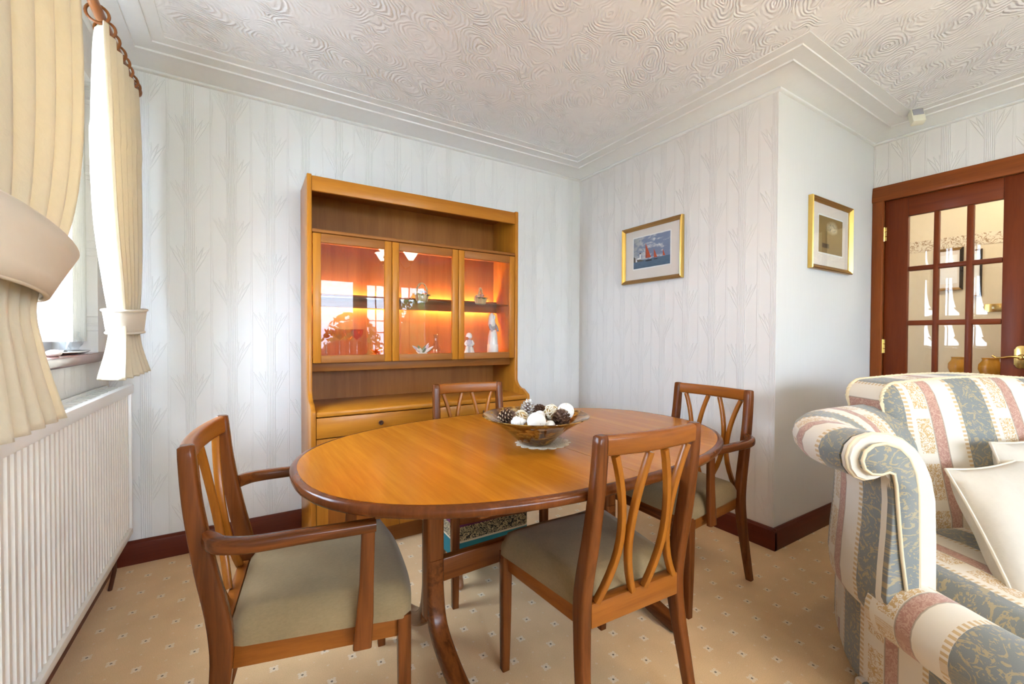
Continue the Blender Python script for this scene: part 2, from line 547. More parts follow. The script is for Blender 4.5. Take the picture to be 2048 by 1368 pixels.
    def obj(s, name, mat, parent=None, bevel=0, smooth=35, seg=2, merge=True):
        bm = bmesh.new()
        vs = [bm.verts.new(p) for p in s.v]
        uvl = bm.loops.layers.uv.new('UVMap')
        for f in s.f:
            try: fc = bm.faces.new([vs[i] for i in f])
            except ValueError: continue
            for lp, i in zip(fc.loops, f): lp[uvl].uv = s.uv[i]
        if merge: bmesh.ops.remove_doubles(bm, verts=bm.verts, dist=1e-6)
        bmesh.ops.recalc_face_normals(bm, faces=bm.faces)
        if bevel:
            ed = [e for e in bm.edges if len(e.link_faces) == 2 and e.calc_face_angle(0) > radians(30)]
            bmesh.ops.bevel(bm, geom=ed, offset=bevel, segments=seg, affect='EDGES', profile=.5, clamp_overlap=True)
        if smooth:
            for f in bm.faces: f.smooth = True
            for e in bm.edges:
                if len(e.link_faces) == 2 and e.calc_face_angle(0) > radians(smooth): e.smooth = False
        me = bpy.data.meshes.new(name)
        bm.to_mesh(me); bm.free()
        o = bpy.data.objects.new(name, me)
        if mat: me.materials.append(mat)
        COL.objects.link(o)
        if parent is not None: o.parent = parent
        return o

def bx(*a): return MB().box(*a)
def empty(name, loc=(0, 0, 0), rz=0):
    o = bpy.data.objects.new(name, None); COL.objects.link(o)
    o.location = loc; o.rotation_euler = (0, 0, rz); o.empty_display_size = .1
    return o
def tag(o, label, cat, group=None):
    o['label'] = label; o['category'] = cat
    if group: o['group'] = group
    return o
def struct(o): o['kind'] = 'structure'; return o
def copy_tree(o, parent=None):
    c = o.copy(); COL.objects.link(c)
    if parent is not None: c.parent = parent
    for ch in list(o.children): copy_tree(ch, c)
    return c
def rrect(w, h, r, seg=3):
    """rounded rectangle section centred on 0"""
    pts = []
    for cx, cy, a0 in ((w/2-r, h/2-r, 0), (-w/2+r, h/2-r, 90), (-w/2+r, -h/2+r, 180), (w/2-r, -h/2+r, 270)):
        for j in range(seg+1):
            a = radians(a0+90*j/seg); pts.append((cx+r*cos(a), cy+r*sin(a)))
    return pts
def lerp_path(pts, n):
    """catmull-rom through pts"""
    P = [Vector(p) for p in pts]; out = []
    for i in range(len(P)-1):
        p0 = P[max(i-1, 0)]; p1 = P[i]; p2 = P[i+1]; p3 = P[min(i+2, len(P)-1)]
        for k in range(n):
            t = k/n
            out.append(.5*((2*p1)+(p2-p0)*t+(2*p0-5*p1+4*p2-p3)*t*t+(-p0+3*p1-3*p2+p3)*t**3))
    out.append(P[-1]); return out

# ================================================================== THE SETTING
TH = .14
struct(bx(XL-.02, XR+.02, YR-.02, YB+.02, -.06, 0).obj('floor', T['carpet'], smooth=0))
struct(bx(XL-TH, XR+TH, YR-TH, YB+TH, ZC, ZC+.08).obj('ceiling', T['ceiling'], smooth=0))

# left wall with the window opening
WY0, WY1, WZ0, WZ1 = 1.22, 2.49, .985, 2.132
wl = MB()
wl.box(XL-.22, XL, YR-TH, WY0, 0, ZC); wl.box(XL-.22, XL, WY1, YB+TH, 0, ZC)
wl.box(XL-.22, XL, WY0, WY1, 0, WZ0); wl.box(XL-.22, XL, WY0, WY1, WZ1, ZC)
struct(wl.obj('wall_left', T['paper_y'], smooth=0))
struct(bx(XL, XR+TH, YB, YB+TH, 0, ZC).obj('wall_back', T['paper_x'], smooth=0))
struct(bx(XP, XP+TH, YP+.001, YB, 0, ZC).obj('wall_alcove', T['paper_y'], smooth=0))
struct(bx(XP+.0005, XR+TH, YP, YP+TH, 0, ZC).obj('wall_return', T['paper_plain'], smooth=0))
# right wall with the door opening
DY0, DY1, DZ1 = .44, 1.083, 1.968
wr = MB()
wr.box(XR, XR+TH, YR-TH, DY0, 0, ZC); wr.box(XR, XR+TH, DY1, YP, 0, ZC); wr.box(XR, XR+TH, DY0, DY1, DZ1, ZC)
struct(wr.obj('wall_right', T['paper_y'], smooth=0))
# rear wall (behind the camera): a wide window and a glazed garden door
RW = (-.30, 1.60, .80, 2.06); RD = (1.70, 2.92, .0, 2.06)
wb = MB()
wb.box(XL-TH, RW[0], YR-TH, YR, 0, ZC); wb.box(RW[1], RD[0], YR-TH, YR, 0, ZC); wb.box(RD[1], XR+TH, YR-TH, YR, 0, ZC)
wb.box(RW[0], RW[1], YR-TH, YR, 0, RW[2]); wb.box(RW[0], RW[1], YR-TH, YR, RW[3], ZC); wb.box(RD[0], RD[1], YR-TH, YR, RD[3], ZC)
struct(wb.obj('wall_rear', T['paper_x'], smooth=0))

# cornice: one profile run round the room
prof = [(0, 2.326), (.010, 2.327), (.015, 2.332), (.015, 2.339), (.011, 2.343)]
for j in range(9):
    t = j/8; prof.append((.013+.105*(1-cos(t*pi/2)*1.0) if False else .013+.105*t, 2.344+.030*sin(t*pi/2)))
prof += [(.1185, 2.3715), (.121, 2.3715), (.1225, 2.3795), (.188, 2.3812), (.1885, 2.3792), (.191, 2.3792), (.1925, 2.3858), (.2385, 2.3868), (.2415, 2.3868), (.2425, ZC+.004), (0, ZC+.004)]
poly = [(XL, YR), (XR, YR), (XR, YP), (XP, YP), (XP, YB), (XL, YB)]
nrm = [(1, 1), (-1, 1), (-1, -1), (-1, -1), (-1, -1), (1, -1)]
co = MB(); k = len(prof)
for (px_, py_), (nx, ny) in zip(poly, nrm):
    for (p_, z_) in prof: co.vert((px_+nx*p_, py_+ny*p_, z_))
for i in range(6):
    for j in range(k-1):
        a = i*k+j; b_ = ((i+1) % 6)*k+j
        co.f.append((a, b_, b_+1, a+1))
struct(co.obj('trim_1', T['white_paint'], smooth=40))

# baseboards
def baseboard(name, x0, y0, x1, y1, nx, ny, mat):
    pr_ = [(0, 0), (.0185, 0), (.0185, .092), (.0165, .098), (.012, .1015), (.012, .104), (.007, .1095), (0, .1097)]
    mb = MB(); kk = len(pr_)
    for (ex, ey, sx_, sy_) in ((x0, y0, 0, 0), (x1, y1, 0, 0)):
        for p_, z_ in pr_: mb.vert((ex+nx*p_, ey+ny*p_, z_))
    for j in range(kk): mb.f.append((j, (j+1) % kk, kk+(j+1) % kk, kk+j))
    mb.f.append(tuple(range(kk))); mb.f.append(tuple(reversed(range(kk, 2*kk))))
    return struct(mb.obj(name, mat, smooth=30))
baseboard('baseboard_back', XL+.019, YB, XP-.019, YB, 0, -1, T['base_x'])
baseboard('baseboard_left', XL, YR+.019, XL, YB, 1, 0, T['base_y'])
baseboard('baseboard_alcove', XP, YP-.0185, XP, YB, -1, 0, T['base_y'])
baseboard('baseboard_return', XP-.0184, YP, XR, YP, 0, -1, T['base_x'])
baseboard('baseboard_right', XR, YR+.019, XR, .355, -1, 0, T['base_y'])
baseboard('baseboard_rear', XL+.019, YR, RD[0]-.06, YR, 0, 1, T['base_x'])

# ---- window in the left wall
def window(name, axis, pos, a0, a1, z0, z1, cols, rows=1, depth=.06, fw=.055, mat=None, bar=.045, panemat=None):
    """axis 'x': plane x=pos, a runs along y; axis 'y': plane y=pos, a runs along x"""
    mat = mat or T['upvc']
    r = struct(empty(name, (0, 0, 0)))
    def b_(nm, a, b, c, d, d0=0, d1=depth, m_=mat, bev=.004):
        mb = MB()
        if axis == 'x': mb.box(pos+d0, pos+d1, a, b, c, d)
        else: mb.box(a, b, pos+d0, pos+d1, c, d)
        return mb.obj(nm, m_, r, bevel=bev, smooth=30)
    b_('window_frame', a0, a1, z0, z0+fw); b_('window_frame', a0, a1, z1-fw, z1)
    b_('window_frame', a0, a0+fw, z0+fw, z1-fw); b_('window_frame', a1-fw, a1, z0+fw, z1-fw)
    w = (a1-a0-2*fw-(cols-1)*bar)/cols; h = (z1-z0-2*fw-(rows-1)*bar)/rows
    for i in range(cols):
        A = a0+fw+i*(w+bar)
        if i: b_('mullion', A-bar, A, z0+fw, z1-fw)
        for j in range(rows):
            Z = z0+fw+j*(h+bar)
            if j: b_('transom', A, A+w, Z-bar, Z)
            b_('pane', A, A+w, Z, Z+h, depth*.45, depth*.45+.006, panemat or T['pane'], 0)
    return r
w1 = window('window_1', 'x', XL-.20, WY0, WY1, WZ0+.03, WZ1, 2, 1)
sill = MB(); sill.box(XL-.215, XL+.035, WY0-.03, WY1+.0, WZ0-.012, WZ0+.026)
sill.obj('window_sill', T['sill'], w1, bevel=.01, smooth=35, seg=3)

# ---- rear window and garden door (seen in the cabinet glass)
window('window_2', 'y', YR-.10, *RW, 3, 1)
def leaded_door(name, x0, x1, z0, z1):
    r = struct(empty(name, (0, 0, 0)))
    mat = T['mahog_z']
    nleaf = 2; lw = (x1-x0)/nleaf
    for l in range(nleaf):
        a, b_ = x0+l*lw+.003, x0+(l+1)*lw-.003
        for p in ((a, a+.075), (b_-.075, b_)): bx(p[0], p[1], YR-.10, YR-.055, z0, z1).obj('door_stile', T['upvc'], r, bevel=.003)
        for p in ((z0, z0+.30), (z1-.09, z1)): bx(a+.075, b_-.075, YR-.10, YR-.055, p[0], p[1]).obj('door_rail', T['upvc'], r, bevel=.003)
        ia, ib, iz0, iz1 = a+.075, b_-.075, z0+.30, z1-.09
        cols, rows = 3, 8
        for i in range(1, cols):
            X = ia+(ib-ia)*i/cols; bx(X-.008, X+.008, YR-.085, YR-.06, iz0, iz1).obj('glazing_bar', mat, r, bevel=.002)
        for j in range(1, rows):
            Z = iz0+(iz1-iz0)*j/rows; bx(ia, ib, YR-.083, YR-.062, Z-.008, Z+.008).obj('glazing_bar', mat, r, bevel=.002)
        bx(ia, ib, YR-.078, YR-.072, iz0, iz1).obj('pane', T['pane'], r)
    return r
leaded_door('door_2', *RD[:2], RD[2], RD[3])

# light portals guide sky sampling through the openings (they give no light of their own)
def portal(loc, rot, sx, sy):
    l = bpy.data.lights.new('window_portal', 'AREA'); l.shape = 'RECTANGLE'; l.size = sx; l.size_y = sy
    l.cycles.is_portal = True
    o = bpy.data.objects.new('window_portal', l); COL.objects.link(o); o.location = loc; o.rotation_euler = rot
portal((XL-.23, (WY0+WY1)/2, (WZ0+WZ1)/2), (0, radians(-90), 0), WZ1-WZ0, WY1-WY0)
portal(((RW[0]+RW[1])/2, YR-.16, (RW[2]+RW[3])/2), (radians(90), 0, 0), RW[1]-RW[0], RW[3]-RW[2])
portal(((RD[0]+RD[1])/2, YR-.16, (RD[2]+RD[3])/2), (radians(90), 0, 0), RD[1]-RD[0], RD[3]-RD[2])

# ---- glazed door in the right wall
d1 = struct(empty('door_1', (XR, .76, 0)))
def dpart(name, mb, mat, bev=.003, parent=d1):
    mb.xf(Matrix.Translation((-XR, -.76, 0)))
    return mb.obj(name, mat, parent, bevel=bev, smooth=35)
def arch_prof(w): return [(0, 0), (.022, 0), (.024, w*.15), (.019, w*.55), (.014, w*.9), (.012, w), (0, w)]
# architrave: left leg, right leg, head
mb = MB(); AW = .052
for (o0, sgn, nm) in ((DY1-.012, 1, 'l'), (DY0+.012, -1, 'r')):
    mb = MB(); w_ = .060 if sgn > 0 else .085
    mb.prism([(XR-p_, o0+sgn*q_) for p_, q_ in arch_prof(w_)], 'z', 0, DZ1-.012)
    dpart('architrave', mb, T['frame_z'], .0015)
mb = MB(); mb.prism([(XR-p_, DZ1-.012+q_) for p_, q_ in arch_prof(.098)], 'y', DY0+.012-.085, DY1-.012+.060)
dpart('architrave_head', mb, T['frame_y'], .0015)
dpart('door_jamb', bx(XR-.003, XR+TH, DY1-.010, DY1, 0, DZ1), T['frame_z'])
dpart('door_jamb', bx(XR-.003, XR+TH, DY0, DY0+.010, 0, DZ1), T['frame_z'])
dpart('door_jamb', bx(XR-.003, XR+TH, DY0+.010, DY1-.010, DZ1-.010, DZ1), T['frame_y'])
LX0, LX1 = XR+.004, XR+.040
ly0, ly1, lz1 = DY0+.014, DY1-.014, DZ1-.013
pc = [(.845, .953), (.708, .815), (.570, .674)]
pr_rows = [(1.528, 1.836), (1.195, 1.494), (.849, 1.158), (.510, .815), (.190, .475)]
dpart('door_stile', bx(LX0, LX1, .957, ly1, .012, lz1), T['mahog_z'])
dpart('door_stile', bx(LX0, LX1, ly0, .566, .012, lz1), T['mahog_z'])
dpart('door_rail', bx(LX0, LX1, .566, .957, 1.840, lz1), T['mahog_y'])
dpart('door_rail', bx(LX0, LX1, .566, .957, .012, .186), T['mahog_y'])
for j in range(4):
    dpart('glazing_bar', bx(LX0+.001, LX1-.001, .566, .957, pr_rows[j+1][1]+.003, pr_rows[j][0]-.003), T['mahog_y'], .006)
for (a, b_) in ((.815, .845), (.674, .708)):
    dpart('glazing_bar', bx(LX0, LX1, a+.003, b_-.003, .186, 1.840), T['mahog_z'], .006)
for c0, c1 in pc:
    for z0, z1 in pr_rows:
        # bevelled pane: raised centre with sloping borders
        mb = MB(); y0, y1, za, zb = c0-.004, c1+.004, z0-.004, z1+.004
        xm = (LX0+LX1)/2; iv = .020
        for xo, sg in ((xm-.003, -1), (xm+.003, 1)):
            i0 = len(mb.v)
            for (yy, zz_, dx) in ((y0, za, 0), (y1, za, 0), (y1, zb, 0), (y0, zb, 0)): mb.vert((xm+sg*.001, yy, zz_))
            for (yy, zz_) in ((y0+iv, za+iv), (y1-iv, za+iv), (y1-iv, zb-iv), (y0+iv, zb-iv)): mb.vert((xo, yy, zz_))
            for q_ in range(4): mb.f.append((i0+q_, i0+(q_+1) % 4, i0+4+(q_+1) % 4, i0+4+q_))
            mb.f.append((i0+4, i0+5, i0+6, i0+7))
        dpart('pane', mb, T['pane'], 0)
for zc_ in (1.745, 1.030, .28):
    mb = MB(); mb.tube([(XR-.004, DY1-.012, zc_-.045), (XR-.004, DY1-.012, zc_+.045)], .006, 8, up=(1, 0, 0))
    for j in range(3): mb.box(XR-.006, XR+.003, DY1-.026, DY1-.006, zc_-.043+j*.03, zc_-.017+j*.03)
    dpart('hinge', mb, T['brass'], 0)
hy, hz = .492, .985
mb = MB()
pl = []
for j in range(13):
    a = pi*j/12; pl.append((hy+.021*cos(a), hz+.045+.016*sin(a)))
for j in range(13):
    a = pi+pi*j/12; pl.append((hy+.021*cos(a), hz-.045+.016*sin(a)))
pl2 = [(hy+.027, hz+.036), (hy+.027, hz-.036)]
mb.prism(pl[:13]+[(hy-.026, hz+.040), (hy-.026, hz-.040)]+pl[13:]+[(hy+.026, hz-.040), (hy+.026, hz+.040)], 'x', LX0-.006, LX0+.001)
hp = dpart('door_handle', mb, T['brass'], .001)
mb = MB(); mb.lathe([(.0001, -.042), (.008, -.042), (.008, -.014), (.014, -.010), (.016, -.0061)], (LX0, hy, hz), 14, 'x')
dpart('handle_boss', mb, T['brass'], 0, hp)
mb = MB(); pth = lerp_path([(LX0-.038, hy, hz), (LX0-.042, hy+.03, hz+.003), (LX0-.040, hy+.06, hz-.004), (LX0-.037, hy+.085, hz-.004), (LX0-.038, hy+.098, hz+.006)], 4)
mb.tube(pth, .0062, 10, radii=[.0075-.0032*min(1, i/9)+.0022*max(0, (i-11)/5) for i in range(len(pth))]); dpart('lever', mb, T['brass'], 0, hp)

# ---- hall beyond the door
HX = 4.72
hw = MB(); hw.box(HX, HX+.1, -.6, 2.2, 0, ZC)
struct(hw.obj('wall_hall', T['hallwall'], smooth=0))
struct(bx(XR+TH, HX, 1.45, 1.55, 0, ZC).obj('wall_hall_side', T['hallwhite'], smooth=0))
struct(bx(XR+TH, HX, -.6, -.5, 0, ZC).obj('wall_hall_end', T['hallwall'], smooth=0))
struct(bx(XR+TH, HX+.1, -.6, 1.55, -.06, 0).obj('floor_hall', T['carpet'], smooth=0))
struct(bx(XR+TH, HX+.1, -.6, 1.55, ZC, ZC+.06).obj('ceiling_hall', T['white_paint'], smooth=0))
struct(bx(HX-.004, HX-.0005, -.5, 1.45, 1.79, 1.88).obj('trim_2', T['frieze'], smooth=0))
struct(bx(HX-.05, HX-.0005, -.5, 1.45, ZC-.06, ZC-.0005).obj('trim_3', T['white_paint'], bevel=.02, smooth=40))
def picture(name, label, cat, origin, ex, ez, nrm_, w, h, fw, printrect, pmat, fmat, imat=None, glassm=True):
    """origin = lower-left corner on the wall as seen from the room; ex, ez unit vectors; nrm_ towards the room"""
    o, ex, ez, nn = Vector(origin), Vector(ex), Vector(ez), Vector(nrm_)
    r = tag(empty(name, tuple(o+ex*w/2)), label, cat)
    c0 = o+ex*w/2
    def P(a, b_, d): return tuple(o+ex*a+ez*b_+nn*d-c0)
    # moulded frame: 4 mitred lengths
    pf = [(0, .0), (0, .022), (.2, .026), (.42, .020), (.55, .021), (.8, .013), (1, .010), (1, .0)]
    cor = [(0, 0, 1, 1), (w, 0, -1, 1), (w, h, -1, -1), (0, h, 1, -1)]
    for i in range(4):
        mb = MB()
        for (a, b_, sa, sb) in (cor[i], cor[(i+1) % 4]):
            for (t, d) in pf: mb.vert(P(a+sa*t*fw, b_+sb*t*fw, d))
        kk = len(pf)
        for j in range(kk): mb.f.append((j, (j+1) % kk, kk+(j+1) % kk, kk+j))
        mb.f.append(tuple(range(kk))); mb.f.append(tuple(range(2*kk-1, kk-1, -1)))
        mb.obj('frame_side', fmat if i % 2 else (imat or fmat), r, smooth=30)
    def quad(nm, a0, a1, b0, b1, d, mat, th=.0015):
        mb = MB(); i0 = 0
        for dd in (d-th, d):
            for (a, b_, uv) in ((a0, b0, (0, 0)), (a1, b0, (1, 0)), (a1, b1, (1, 1)), (a0, b1, (0, 1))): mb.vert(P(a, b_, dd), uv)
        for f in ((0, 3, 2, 1), (4, 5, 6, 7), (0, 1, 5, 4), (1, 2, 6, 5), (2, 3, 7, 6), (3, 0, 4, 7)): mb.f.append(f)
        return mb.obj(nm, mat, r, smooth=0)
    quad('mount', fw*.8, w-fw*.8, fw*.8, h-fw*.8, .006, T['mount'], .004)
    a0, a1, b0, b1 = printrect
    quad('mount_bevel', a0-.008, a1+.008, b0-.008, b1+.008, .0068, T['mountw'], .0006)
    quad('print', a0, a1, b0, b1, .0076, pmat, .0006)
    if glassm: quad('picture_glass', fw*.9, w-fw*.9, fw*.9, h-fw*.9, .0105, T['picglass'], .001)
    return r
# alcove wall picture: seen from the room, left is +y
picture('framed_picture', 'gilt-framed print of red-sailed boats at sea on the alcove wall', 'picture', (XP-.0005, 2.168, 1.450), (0, -1, 0), (0, 0, 1), (-1, 0, 0), .494, .387, .026,
        (.098, .398, .100, .308), T['sail'], T['gold'], T['gold_dark'])
picture('framed_picture', 'small gilt-framed sepia harbour print on the plain white wall beside the door', 'picture', (2.598, YP-.0005, 1.465), (1, 0, 0), (0, 0, 1), (0, -1, 0), .512, .397, .026,
        (.108, .405, .100, .305), T['sepia'], T['gold'], T['gold_dark'])
picture('hall_picture', 'dark framed picture on the hall wall, upper one seen through the glazed door', 'picture', (HX-.0005, 1.13, 1.46), (0, -1, 0), (0, 0, 1), (-1, 0, 0), .16, .33, .02,
        (.04, .12, .06, .27), T['mountw'], T['black'], T['gold_dark'], False)
picture('hall_picture', 'dark framed picture on the hall wall, nearer the light switch', 'picture', (HX-.0005, .94, 1.40), (0, -1, 0), (0, 0, 1), (-1, 0, 0), .07, .36, .012,
        (.016, .054, .04, .32), T['mountw'], T['black'], T['gold_dark'], False)
sw = tag(empty('light_switch', (HX, .81, 1.31)), 'brass light switch plate on the cream hall wall', 'switch')
bx(-.008, -.0005, -.045, .045, -.03, .03).obj('switch_plate', T['brass'], sw, bevel=.002)
bx(-.013, -.008, -.006, .006, -.008, .008).obj('rocker', T['cream_plastic'], sw, bevel=.001)
ch = tag(empty('hall_chest', (4.50, .60, 0)), 'low wooden chest in the hall behind the glazed door', 'chest')
bx(-.19, .19, -.55, .35, .0, .72).obj('chest_body', T['teakdark_y'], ch, bevel=.004)
bx(-.21, .205, -.57, .37, .72, .745).obj('chest_top', T['teakdark_y'], ch, bevel=.006)
for k_ in range(3): bx(-.203, -.19, -.53, .33, .05+k_*.225, .05+k_*.225+.205).obj('drawer', T['teakdark_y'], ch, bevel=.003)
vp = [(.0001, 0), (.042, 0), (.046, .012), (.034, .03), (.044, .07), (.062, .115), (.060, .15), (.044, .175), (.042, .190), (.047, .198), (.040, .196), (.036, .18), (.0001, .18)]
for k_, (yy, lb) in enumerate(((.93, 'amber glazed vase in the hall, leftmost behind the door panes'), (.775, 'amber glazed vase in the hall, middle one behind the door panes'), (.625, 'amber glazed vase in the hall, nearest the door handle'))):
    v_ = MB().lathe(vp, (0, 0, 0), 24).obj('amber_vase', T['vase_amber'], None, smooth=50); v_.location = (4.47, yy, .745)
    tag(v_, lb, 'vase', 'amber vases on the hall chest')
T['added_hallglobe'] = emission('added_hall_globe', (1, .84, .62), 24.0)  # glow of an unseen globe lamp added to light the hall
hg = tag(empty('added_hall_lamp', (4.05, .55, ZC)), 'added globe lamp, out of view, that lights the hall', 'lamp')
MB().lathe([(.0001, -.0005), (.05, -.0005), (.045, -.02), (.012, -.03), (.012, -.05), (.03, -.06), (.0001, -.06)], (0, 0, 0), 16).obj('added_lamp_base', T['brass'], hg, smooth=50)
MB().ball((0, 0, -.155), .10, 20, 12).obj('added_lamp_globe', T['added_hallglobe'], hg)

# ---- garden outside the rear windows
struct(bx(-14, 16, -16, 12, -.40, -.30).obj('ground_garden', T['lawn'], smooth=0))
def shrub(x, y, h, w, mat, label):
    mb = MB(); rr_ = random.Random(int(x*100+y*7))
    for i in range(900):
        th = rr_.uniform(0, 2*pi); zz_ = rr_.uniform(.02, 1); rad = sqrt(max(0, 1-(2*zz_-.9)**2*.8))*w*rr_.uniform(.75, 1.05)
        c = Vector((rad*cos(th), rad*sin(th), zz_*h)); s_ = rr_.uniform(.04, .09)
        a = Vector((rr_.uniform(-1, 1), rr_.uniform(-1, 1), rr_.uniform(-1, 1))).normalized(); b_ = a.orthogonal().normalized()
        i0 = len(mb.v)
        for q_ in (a*s_, b_*s_*.5, -a*s_, -b_*s_*.5): mb.vert(c+q_)
        mb.f.append((i0, i0+1, i0+2, i0+3))
    r = tag(empty('garden_shrub', (x, y, -.30)), label, 'shrub', 'shrubs in the garden')
    f = mb.obj('foliage', mat, r, smooth=0, merge=False); f['kind'] = 'stuff'
    MB().tube([(0, 0, 0), (0.02, 0, h*.7)], .04, 6, up=(1, 0, 0)).obj('stem', T['teakdark_z'], r)
    MB().ball((0, 0, h*.47), w*.72, 12, 8, (1, 1, h*.62/w)).obj('inner_foliage', mat, r)
for i, (x_, y_, h_, w_) in enumerate(((-1.5, -6.2, 2.1, .8), (.35, -6.6, 2.4, .8), (2.1, -6.0, 1.9, .72), (4.0, -6.4, 2.5, .9), (6.0, -6.1, 2.2, .85))):
    shrub(x_, y_, h_, w_, T['shrub'] if i % 2 else T['shrub2'], ['pale green garden shrub at the window end of the garden', 'tall dark green shrub behind the wide rear window', 'low pale shrub between window and garden door', 'tallest dark shrub behind the garden door', 'pale shrub at the far end past the garden door'][i])

# ================================================================== FURNITURE
# ---- dining table (local: x along the table, origin on the floor under its centre)
TZ = .703
tb = tag(empty('dining_table', (.916, 1.329, 0), .038), 'oval teak dining table with dark rounded edge and trestle base', 'table')
TA, TB_, TN = .8205, .5407, 2.324
def sup(a, b_, t):
    c, s_ = cos(t), sin(t)
    return (a*abs(c)**(2/TN)*(1 if c >= 0 else -1), b_*abs(s_)**(2/TN)*(1 if s_ >= 0 else -1))
def half_top(side):
    """one leaf of the veneered top, side -1 left / +1 right of the seam"""
    pts = []
    for i in range(49):
        t = -pi/2+pi*i/48
        x, y = sup(TA-.020, TB_-.020, t if side > 0 else t+pi)
        x = max(x, .0011) if side > 0 else min(x, -.0011)
        pts.append((x, y))
    return MB().prism(pts, 'z', TZ-.024, TZ)
for sd in (-1, 1): half_top(sd).obj('tabletop_leaf', T['tabletop'], tb, bevel=0, smooth=30)
pe = [(-.0202, TZ-.0005), (-.012, TZ-.0003), (-.006, TZ-.002), (-.0016, TZ-.007), (0, TZ-.0135), (-.001, TZ-.020), (-.005, TZ-.027), (-.012, TZ-.0305), (-.040, TZ-.0305), (-.040, TZ-.0245), (-.0202, TZ-.0245)]
for q_ in range(4):
    mb = MB(); kk = len(pe); NS = 25
    for i in range(NS):
        t = q_*pi/2+(pi/2)*i/(NS-1)
        for d, z_ in pe:
            x, y = sup(TA+d, TB_+d, t); mb.vert((x, y, z_))
    for i in range(NS-1):
        for j in range(kk): mb.f.append((i*kk+j, i*kk+(j+1) % kk, (i+1)*kk+(j+1) % kk, (i+1)*kk+j))
    mb.f.append(tuple(range(kk))); mb.f.append(tuple((NS-1)*kk+j for j in reversed(range(kk))))
    mb.obj('edge_lipping', T['edge'], tb, smooth=50)
# sub frame under the top
ap = MB(); NS = 72
for zz_, off in ((TZ-.031, -.085), (TZ-.052, -.092)):
    for i in range(NS): x, y = sup(TA+off, TB_+off, 2*pi*i/NS); ap.vert((x, y, zz_))
for zz_, off in ((TZ-.052, -.115), (TZ-.031, -.115)):
    for i in range(NS): x, y = sup(TA+off, TB_+off, 2*pi*i/NS); ap.vert((x, y, zz_))
for l in range(4):
    for i in range(NS): ap.f.append((l*NS+i, l*NS+(i+1) % NS, ((l+1) % 4)*NS+(i+1) % NS, ((l+1) % 4)*NS+i))
ap.obj('sub_frame', T['rail_x'], tb, smooth=40)
for sx_ in (-1, 1):
    px0 = sx_*.405
    bx(px0-.028, px0+.028, -.36, .36, TZ-.085, TZ-.031).obj('top_bearer', T['chair_y'], tb, bevel=.006)
    mb = MB()   # post flowing into two splayed feet
    mb.sweep([(px0, 0, TZ-.084), (px0, 0, .42), (px0, 0, .17)], rrect(.058, .060, .012), up=(1, 0, 0))
    mb.obj('pedestal_post', T['chair_z'], tb, smooth=40)
    for sy_ in (-1, 1):
        pth = lerp_path([(px0, sy_*.004, .36), (px0, sy_*.010, .25), (px0, sy_*.045, .15), (px0, sy_*.14, .085), (px0, sy_*.26, .042), (px0, sy_*.355, .024)], 5)
        n_ = len(pth)
        mb = MB(); mb.sweep(pth, rrect(.056, .058, .014), up=(1, 0, 0), scale=[(1.0-.22*i/(n_-1), 1-.15*i/(n_-1)) for i in range(n_)])
        mb.obj('foot', T['chair_y'], tb, smooth=40)
bx(-.378, .378, -.017, .017, .275, .352).obj('stretcher', T['chair_x'], tb, bevel=.006)

# ---- dining chairs (local: facing +y, origin on the floor below the middle of the top rail)
def seat_pad(hw0, hw1, y0, y1, z0, z1):
    """upholstered pad: narrower at the back, softly domed"""
    nx, ny = 17, 15
    def P(i, j, top):
        a = -1+2*i/(nx-1); t = j/(ny-1)
        # rounded rectangle mapping
        sa = a; hwid = hw0+(hw1-hw0)*t
        edge = 1-(abs(a)**6)*.0
        rc = .10
        x = sa*hwid; y = y0+(y1-y0)*t
        if t > 1-rc: x *= 1-.10*((t-(1-rc))/rc)**2
        y -= (abs(a)**3)*.018*max(0, t-.75)*4
        if t < .08: x *= 1-.06*((.08-t)/.08)**2
        e = min(1, (1-abs(a))/.16, )
        e2 = min(1, t/.14, (1-t)/.12)
        m_ = sqrt(max(0, 1-(1-max(0, e))**2))*sqrt(max(0, 1-(1-max(0, e2))**2))
        zt = z0+(z1-z0)*(.42+.58*m_)+.010*(1-a*a)*(1-(2*t-1)**2)
        return (x, y, zt if top else z0)
    mb = MB()
    for top in (True, False):
        mb.grid(lambda i, j: (P(i, j, top), (0, 0)), nx, ny)
    o = nx*ny
    rim = [(i, 0) for i in range(nx)]+[(nx-1, j) for j in range(1, ny)]+[(i, ny-1) for i in range(nx-2, -1, -1)]+[(0, j) for j in range(ny-2, 0, -1)]
    for q_ in range(len(rim)):
        (a, b_), (c, d) = rim[q_], rim[(q_+1) % len(rim)]
        mb.f.append((a*ny+b_, c*ny+d, o+c*ny+d, o+a*ny+b_))
    return mb
